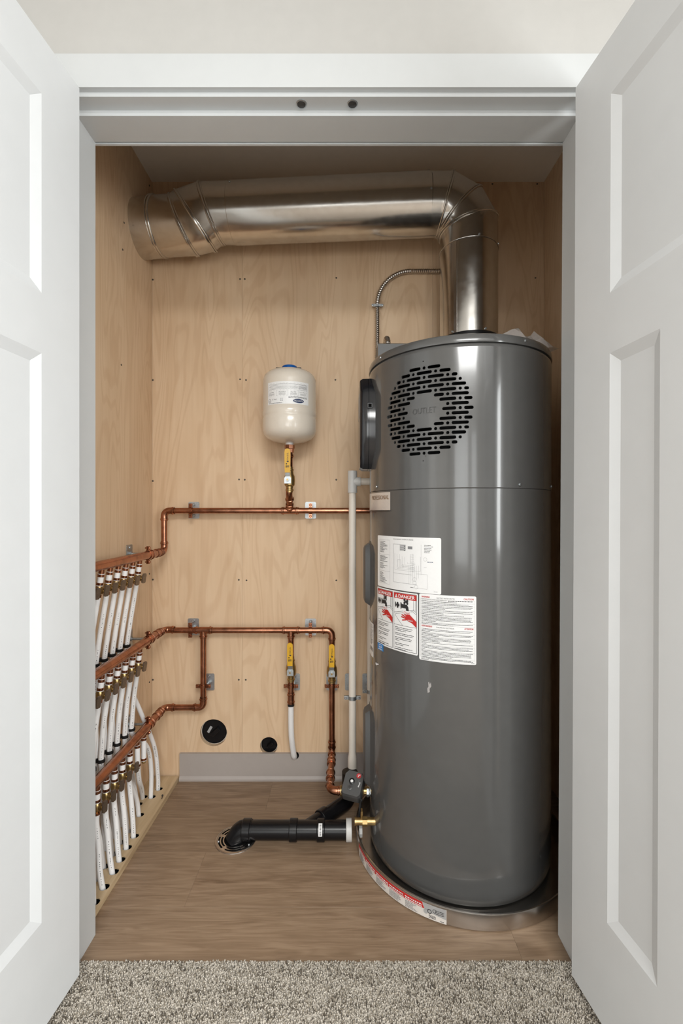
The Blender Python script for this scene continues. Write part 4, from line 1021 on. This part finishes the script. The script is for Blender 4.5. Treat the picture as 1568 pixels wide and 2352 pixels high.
# black clips that hold them to the wall
def clip_proto():
    r = bpy.data.objects.new('tube_clip', None); COL.objects.link(r); r.empty_display_size = .02
    b = B(); n = 14; a0, a1 = rad(-40), rad(220)
    vs = []; fs = []
    for k in range(n+1):
        a = a0+(a1-a0)*k/n
        for rr_ in (.0082, .0112):
            for zz in (-.0045, .0045): vs.append((rr_*math.cos(a+PI/2)*-1, -rr_*math.sin(a+PI/2)*-1, zz))
    for k in range(n):
        o = 4*k; fs += [(o, o+1, o+5, o+4), (o+2, o+6, o+7, o+3), (o, o+4, o+6, o+2), (o+1, o+3, o+7, o+5)]
    fs += [(0, 2, 3, 1), (4*n, 4*n+1, 4*n+3, 4*n+2)]
    b.add(vs, fs); link('jaw', mesh_of('jaw', b, (0, 0, 0), 'black_rubber'), r)
    link('base', mesh_of('base', B().cbox((-.0145, .0, 0), X, Y, Z, .0045, .006, .006, .001), (0, 0, 0), 'black_rubber'), r)
    return r
cp_ = clip_proto(); used = False
for row, xx, zz, nm in (('top', -.7465, .613, 'middle'), ('mid', -.7302, .325, 'bottom')):
    for i, y in enumerate(UY):
        o = copy_tree(cp_) if used else cp_; used = True
        o.location = (xx, y, zz); tag(o, 'black tube clip behind the %s copper header, %s' % (nm, ordn[i]), 'clip', 'black tube clips on the plywood')
# white supply tube into the baseboard
T = Thing('pex_tube', 'thick white tube hanging from a copper drop into a hole at the baseboard', 'tube', (-.195, .775, .1))
T.part('pipe', B().sweep(smooth_path([(-.2044, PY, .335), (-.2044, PY, .26), (-.2025, PY+.004, .19), (-.197, .768, .12), (-.1955, .776, .105), (-.195, .792, .092)], 9), .0112, 20), 'pex_white', sharp=60)
T.part('crimp_ring', B().lathe([(.3165, .0118), (.317, .0132), (.3265, .0132), (.327, .0118)], (-.2044, PY, 0), n=24), 'black_rubber')
bbo = bpy.data.objects['baseboard_back']
child('tube_hole', B().lathe([(0, .0155), (.0006, .0152), (.0007, 1e-6)], (-.1925, YB-.0106, .101), (0, -1, 0), 24), 'black_hole', bbo)
# ------------------------------------------------------------------ pipe clamps on zinc wall plates
def pipe_clamp(label, plate, nrm, up, ctr, pdir, ear, r, mat='copper', ph=.0335, pw=.022, group='pipe clamps on zinc plates'):
    plate, nrm, up, ctr, pdir, ear = [V(a) for a in (plate, nrm, up, ctr, pdir, ear)]; sd = nrm.cross(up)
    T = Thing('pipe_clamp', label, 'pipe clamp', tuple(plate), group)
    c = .004; pl = [(-pw+c, -ph), (pw-c, -ph), (pw, -ph+c), (pw, ph-c), (pw-c, ph), (-pw+c, ph), (-pw, ph-c), (-pw, -ph+c)]
    p = T.part('wall_plate', B().prism(pl, plate, sd, up, nrm, .0003, .003), 'zinc')
    for s_ in (-1, 1): T.part('screw', B().lathe([(0, .0062), (.001, .0062), (.003, .0045), (.0032, .002), (.002, 1e-6)], plate+up*s_*ph*.68+nrm*.003, nrm, 10), 'zinc', p)
    e = (ctr-plate).normalized()
    bb2 = B().cyl(plate+nrm*.003, plate+nrm*.012, .0085, 6); l0 = plate+nrm*.006; l1 = plate+nrm*((ctr-plate).dot(nrm)-r)
    bb2.cyl(l0, l1, .0047, 10); T.part('rod', bb2, 'zinc')
    b = B().lathe([(-.0065, r+.0004), (-.0065, r+.0022), (.0065, r+.0022), (.0065, r+.0004)], ctr, pdir, 24, caps=False)
    fw = pdir.cross(ear).normalized()
    for s_ in (-1, 1):
        for h_ in (-.0026, .0026): b.cbox(ctr+ear*s_*(r+.0085)+fw*h_, ear, pdir, fw, .0085, .0065, .0016)
    k = T.part('ring', b, mat)
    tow = fw if fw.dot(nrm) > 0 else -fw
    for s_ in (-1, 1):
        q_ = ctr+ear*s_*(r+.0105)
        T.part('bolt', B().cyl(q_-tow*.011, q_+tow*.004, .0026, 8).lathe([(.004, .005), (.0065, .0048), (.0085, .003), (.0087, 1e-6)], q_, tow, 10), mat, k)
    return T
wn = (0, -1, 0)
def wallclamp(label, x, z, cx_, cz, horiz, r=CR, mat='copper', cy_=PY):
    pipe_clamp(label, (x, YB, z), wn, (0, 0, 1), (cx_, cy_, cz), X if horiz else Z, Z if horiz else X, r, mat)
wallclamp('copper pipe clamp on the hot-water line beside its elbow', -.600, 1.082, -.597, 1.08, True)
wallclamp('copper pipe clamp on the hot-water line to the right of the tank tee', -.131, 1.082, -.128, 1.08, True)
wallclamp('copper pipe clamp on the cold-water line beside the tee of the lowest branch', -.602, .614, -.598, zc, True)
wallclamp('copper pipe clamp on the cold-water line between the tee and the last elbow', -.131, .613, -.1285, zc, True)
wallclamp('copper pipe clamp on the upright of the lowest copper branch', -.5395, .392, -.547, .394, False)
wallclamp('copper pipe clamp under the valve feeding the white tube', -.196, .392, -.2044, .394, False)
wallclamp('copper pipe clamp under the valve of the heater inlet drop', -.046, .392, -.0443, .394, False)
wallclamp('zinc pipe clamp around the white PVC pipe', .029, .392, .0337, .392, False, .0136, 'zinc', .6397)
wallclamp('zinc pipe clamp on the hidden white pipe behind the water heater', .099, .392, .104, .392, False, .0136, 'zinc', .700)
def headclamp(label, z):
    pipe_clamp(label, (XL, .597, z+.004), (1, 0, 0), (0, 0, 1), (HXX, .597, z), Y, Z, HRD)
headclamp('copper pipe clamp holding the top header to the plywood side wall', HZ['hot'])
headclamp('copper pipe clamp holding the middle header to the plywood side wall', HZ['cold'])
headclamp('copper pipe clamp holding the bottom header to the plywood side wall', HZ['low'])
# ------------------------------------------------------------------ PVC condensate pipe
VX, VY, VR = .0337, .6397, .0134
C_ = Thing('pvc_pipe', 'white PVC condensate pipe with grey tee standing beside the water heater', 'pvc pipe', (VX, VY, .10))
C_.part('pipe', B().cyl((VX, VY, .17), (VX, VY, 1.165), VR, 24), 'pvc_white')
b = B().lathe([(1.145, .0150), (1.1455, .0172), (1.226, .0172), (1.2265, .0150)], (VX, VY, 0), n=24); b.lathe([(0, .0168), (.030, .0168), (.0305, .0145)], (VX, VY, 1.187), X, 24); C_.part('tee', b, 'pvc_fitting')
C_.part('branch', B().sweep(fillet([(VX+.02, VY, 1.187), (.20, VY, 1.187), (.20, .600, 1.187)], .02, 6), .0134, 20), 'pvc_white')
C_.part('bell', B().lathe([(.100, .0168), (.170, .0168), (.186, .0138), (.190, .0134)], (VX, VY, 0), n=24), 'pvc_white')
single('pvc_pipe', B().cyl((.104, .70, .02), (.104, .70, .86), .0134, 20), 'pvc_white', 'white PVC drain pipe mostly hidden behind the left edge of the water heater', 'pvc pipe', (.104, .70, .02))
# ------------------------------------------------------------------ black ABS drain pipe and floor drain
AZ, AY, AR = .0315, .456, .0285
A = Thing('drain_pipe', 'black ABS drain pipe with a wye lying on the floor between pan and floor drain', 'drain pipe', (-.15, AY, 0))
A.part('pipe', B().cyl((-.325, AY, AZ), (.012, AY, AZ), AR, 32), 'abs_black')
e_ = A.part('elbow', B().sweep(fillet([(-.300, AY, AZ), (-.336, AY, AZ), (-.358, AY-.004, -.001)], .03, 8), .0305, 28), 'abs_black')
for x0, x1, r_ in ((-.330, -.303, .0335), (-.176, -.150, .0335), (-.086, -.060, .0335)):
    A.part('coupling', B().lathe([(0, r_-.002), (.002, r_), (x1-x0-.002, r_), (x1-x0, r_-.002)], (x0, AY, AZ), X, 32), 'abs_black')
bd = V((.165, .172, 0)).normalized(); w0 = V((-.125, AY, AZ))
A.part('wye_branch', B().sweep(fillet([w0, w0+bd*.215, w0+bd*.215+V((0, 0, .07))], .034, 8), AR-.003, 28), 'abs_black')
A.part('coupling', B().lathe([(-.016, .0285), (-.014, .0305), (.014, .0305), (.016, .0285)], w0+bd*.083, bd, 28), 'abs_black')
A.part('hub', B().lathe([(.095, .0285), (.135, .0285), (.1355, .020)], (w0+bd*.215).to_2d().to_3d(), Z, 24), 'abs_black')
pa = A.part('pan_adapter', B().lathe([(0, .030), (.001, .0335), (.018, .0335), (.019, .031)], (.009, AY, AZ), X, 32), 'pvc_fitting')
A.part('locknut', B().cyl((.052, AY, AZ), (.062, AY, AZ), .021, 8), 'pvc_fitting', pa)
def sticker(x0, x1, a0, a1, R, parent):
    def f(u, v_, off):
        a = a0+(a1-a0)*v_; return V((x0+(x1-x0)*u, AY-(R+off)*math.cos(a), AZ+(R+off)*math.sin(a)))
    vs = [f(u, v_, .0005) for u in (0, 1) for v_ in np.linspace(0, 1, 8)]
    s_ = A.part('sticker', B().add(vs, [(k, k+1, 9+k, 8+k) for k in range(7)]), 'label_white', parent, sharp=80)
    q = Print(f); q.L = .0009
    for k in range(10): q.poly('ink', [(.3, .08+k*.085), (.75, .08+k*.085), (.75, .11+k*.085+.01*(k % 3)), (.3, .11+k*.085+.01*(k % 3))])
    q.build(A, s_)
cps = [o for o in A.o.children if o.name.startswith('coupling')]
sticker(-.080, -.068, .05, 1.15, .0335, cps[2])
q_ = B(); ang = np.linspace(.75, 1.75, 7); t_ = V((-.022, 0, -.0325)).normalized()
vs = []
for s_ in (0, .012):
    c = V((-.327, AY, AZ+.001))+V((-s_*.86, 0, -s_*.5))
    for a in ang: vs.append(c+V((.02*math.sin(a)*.3, -.0312*math.cos(a), .0312*math.sin(a))))
A.part('sticker', q_.add(vs, [(k, k+1, 8+k, 7+k) for k in range(6)]), 'label_white', e_)
FX, FY = -.352, .456
Fd = Thing('floor_drain', 'round metal floor drain with slotted grate set in the plank floor', 'floor drain', (FX, FY, 0))
Fd.part('bowl', B().lathe([(.0004, .0635), (.0007, 1e-6)], (FX, FY, 0), n=40), 'black_hole')
Fd.part('rim', B().lathe([(.0003, .067), (.0024, .0665), (.0036, .0645), (.0036, .0605), (.0022, .0595), (.0003, .0595)], (FX, FY, 0), n=56), 'steel')
def arcbar(b, r0, r1, a0, a1, z0=.0008, z1=.0030, n=14):
    vs = []; fs = []
    for k in range(n+1):
        a = a0+(a1-a0)*k/n
        for r_, z_ in ((r0, z0), (r1, z0), (r1, z1), (r0, z1)): vs.append((FX+r_*math.cos(a), FY+r_*math.sin(a), z_))
    for k in range(n): fs += [(4*k+j, 4*k+(j+1) % 4, 4*k+4+(j+1) % 4, 4*k+4+j) for j in range(4)]
    b.add(vs, fs+[(3, 2, 1, 0), tuple(4*n+j for j in range(4))])
g_ = B()
for r0, r1 in ((.057, .0600), (.0475, .0510), (.038, .0415)): arcbar(g_, r0, r1, 0, 2*PI, n=56)
for k in range(5): a = rad(20+72*k); arcbar(g_, .0385, .0595, a-.12, a+.12, z1=.0026, n=3)
gr = Fd.part('grate', g_, 'steel')
for a in (195, 330): Fd.part('screw', B().sphere((FX+.0555*math.cos(rad(a)), FY+.0555*math.sin(rad(a)), .0030), .0035, Z, True, 10), 'zinc', gr)
# ------------------------------------------------------------------ motorised leak valve
AX = V((.034, .487, .158))
Lk = Thing('leak_shutoff_valve', 'dark grey motorised shutoff valve with red logo on the heater inlet pipe', 'valve', (.03, .501, .12))
b = B().lathe([(0, .0128), (.006, .0128), (.008, .0165), (.012, .0165), (.014, .0135), (.022, .0135), (.024, .0175), (.034, .0175), (.036, .015), (.085, .015), (.087, .0125), (.105, .0125)], (-.018, .501, .1325), X, 20)
Lk.part('valve_body', b, 'brass')
fn = V((-.10, -.62, .78)).normalized(); fu = V((.26, .70, .60)); fu = (fu-fn*fu.dot(fn)).normalized(); fr = fu.cross(fn).normalized()
def act(o_, d0, d1, w_, h_, c, mat, nm, par=None, taper=.0):
    def ol(w2, h2, c2): return [(-w2+c2, -h2), (w2-c2, -h2), (w2, -h2+c2), (w2, h2-c2*1.6), (w2-c2*1.2, h2), (-w2+c2*1.2, h2), (-w2, h2-c2*1.6), (-w2, -h2+c2)]
    r0 = [o_+fr*x+fu*y+fn*d0 for x, y in ol(w_, h_, c)]; r1 = [o_+fr*x+fu*y+fn*d1 for x, y in ol(w_-taper, h_-taper, c)]
    return Lk.part(nm, loft(B(), [r0, r1]), mat, par)
hs_ = act(AX, -.024, .010, .0335, .0395, .008, 'panel_grey', 'housing')
cv = act(AX, .010, .022, .0335, .0395, .008, 'panel_grey', 'cover', hs_, .0025)
def onface(u, v_, off): return AX+fr*u+fu*v_+fn*(.022+off)
q = Print(onface); q.L = .0003
q.disc('red_plastic', (.014, .026), .008); q.line('label_white', (.012, .021), (.016, .030), .002, 1); q.line('label_white', (.010, .0275), (.019, .0295), .0018, 1)
for k in range(4): q.rect('label_white', .019+.0006*k, -.008+k*.004, .0225+.0006*k, -.0055+k*.004)
q.rect('grey_ink', .0175, .004, .0182, .014); q.build(Lk, cv)
for (u, v_), r_, m_ in (((-.004, .004), .0095, 'black_plastic'), ((-.006, -.016), .0085, 'panel_grey')):
    kb = Lk.part('knob', B().lathe([(0, r_), (.003, r_), (.0035, r_*.9), (.0035, 1e-6)], onface(u, v_, 0), fn, 20), m_, cv)
    Lk.part('knob_face', B().lathe([(0, r_*.5), (.0012, r_*.5), (.0013, 1e-6)], onface(u, v_, .0035), fn, 14), 'label_white' if m_ == 'black_plastic' else 'dark_metal', kb)
Lk.part('cable', B().sweep(smooth_path([AX+fr*.025-fu*.03-fn*.005, AX+fr*.036-fu*.034-fn*.004, (.056, .455, .12), (.052, .445, .085), (.047, .455, .060), (.058, .50, .056)], 8), .0042, 10), 'black_rubber')
# ------------------------------------------------------------------ cleanout plugs in the back wall
def cleanout(label, x, z, r, grp='black cleanout plugs in the back wall'):
    T = Thing('cleanout_plug', label, 'cleanout plug', (x, YB+.012, z-r), grp)
    b = B().lathe([(0, r), (.004, r), (.0045, r*.93), (.0025, r*.9), (.0025, 1e-6)], (x, YB+.018, z), (0, -1, 0), 40); p = T.part('plug', b, 'abs_black')
    T.part('wrench_lug', B().cbox((x+r*.12, YB+.008, z), (.66, 0, -.75), (.75, 0, .66), (0, -1, 0), r*.16, r*.42, .008, .002), 'abs_black', p)
    return T, p
T, p = cleanout('large black cleanout plug in a round hole above the baseboard', -.522, .187, .0505)
T.part('glue_smear', B().cbox((-.541, YB+.0148, .193), (.5, 0, .86), (-.86, 0, .5), (0, -1, 0), .014, .005, .0006), 'label_grey', p)
T, p = cleanout('smaller black cleanout plug half covered by the baseboard', -.2995, .134, .0325)
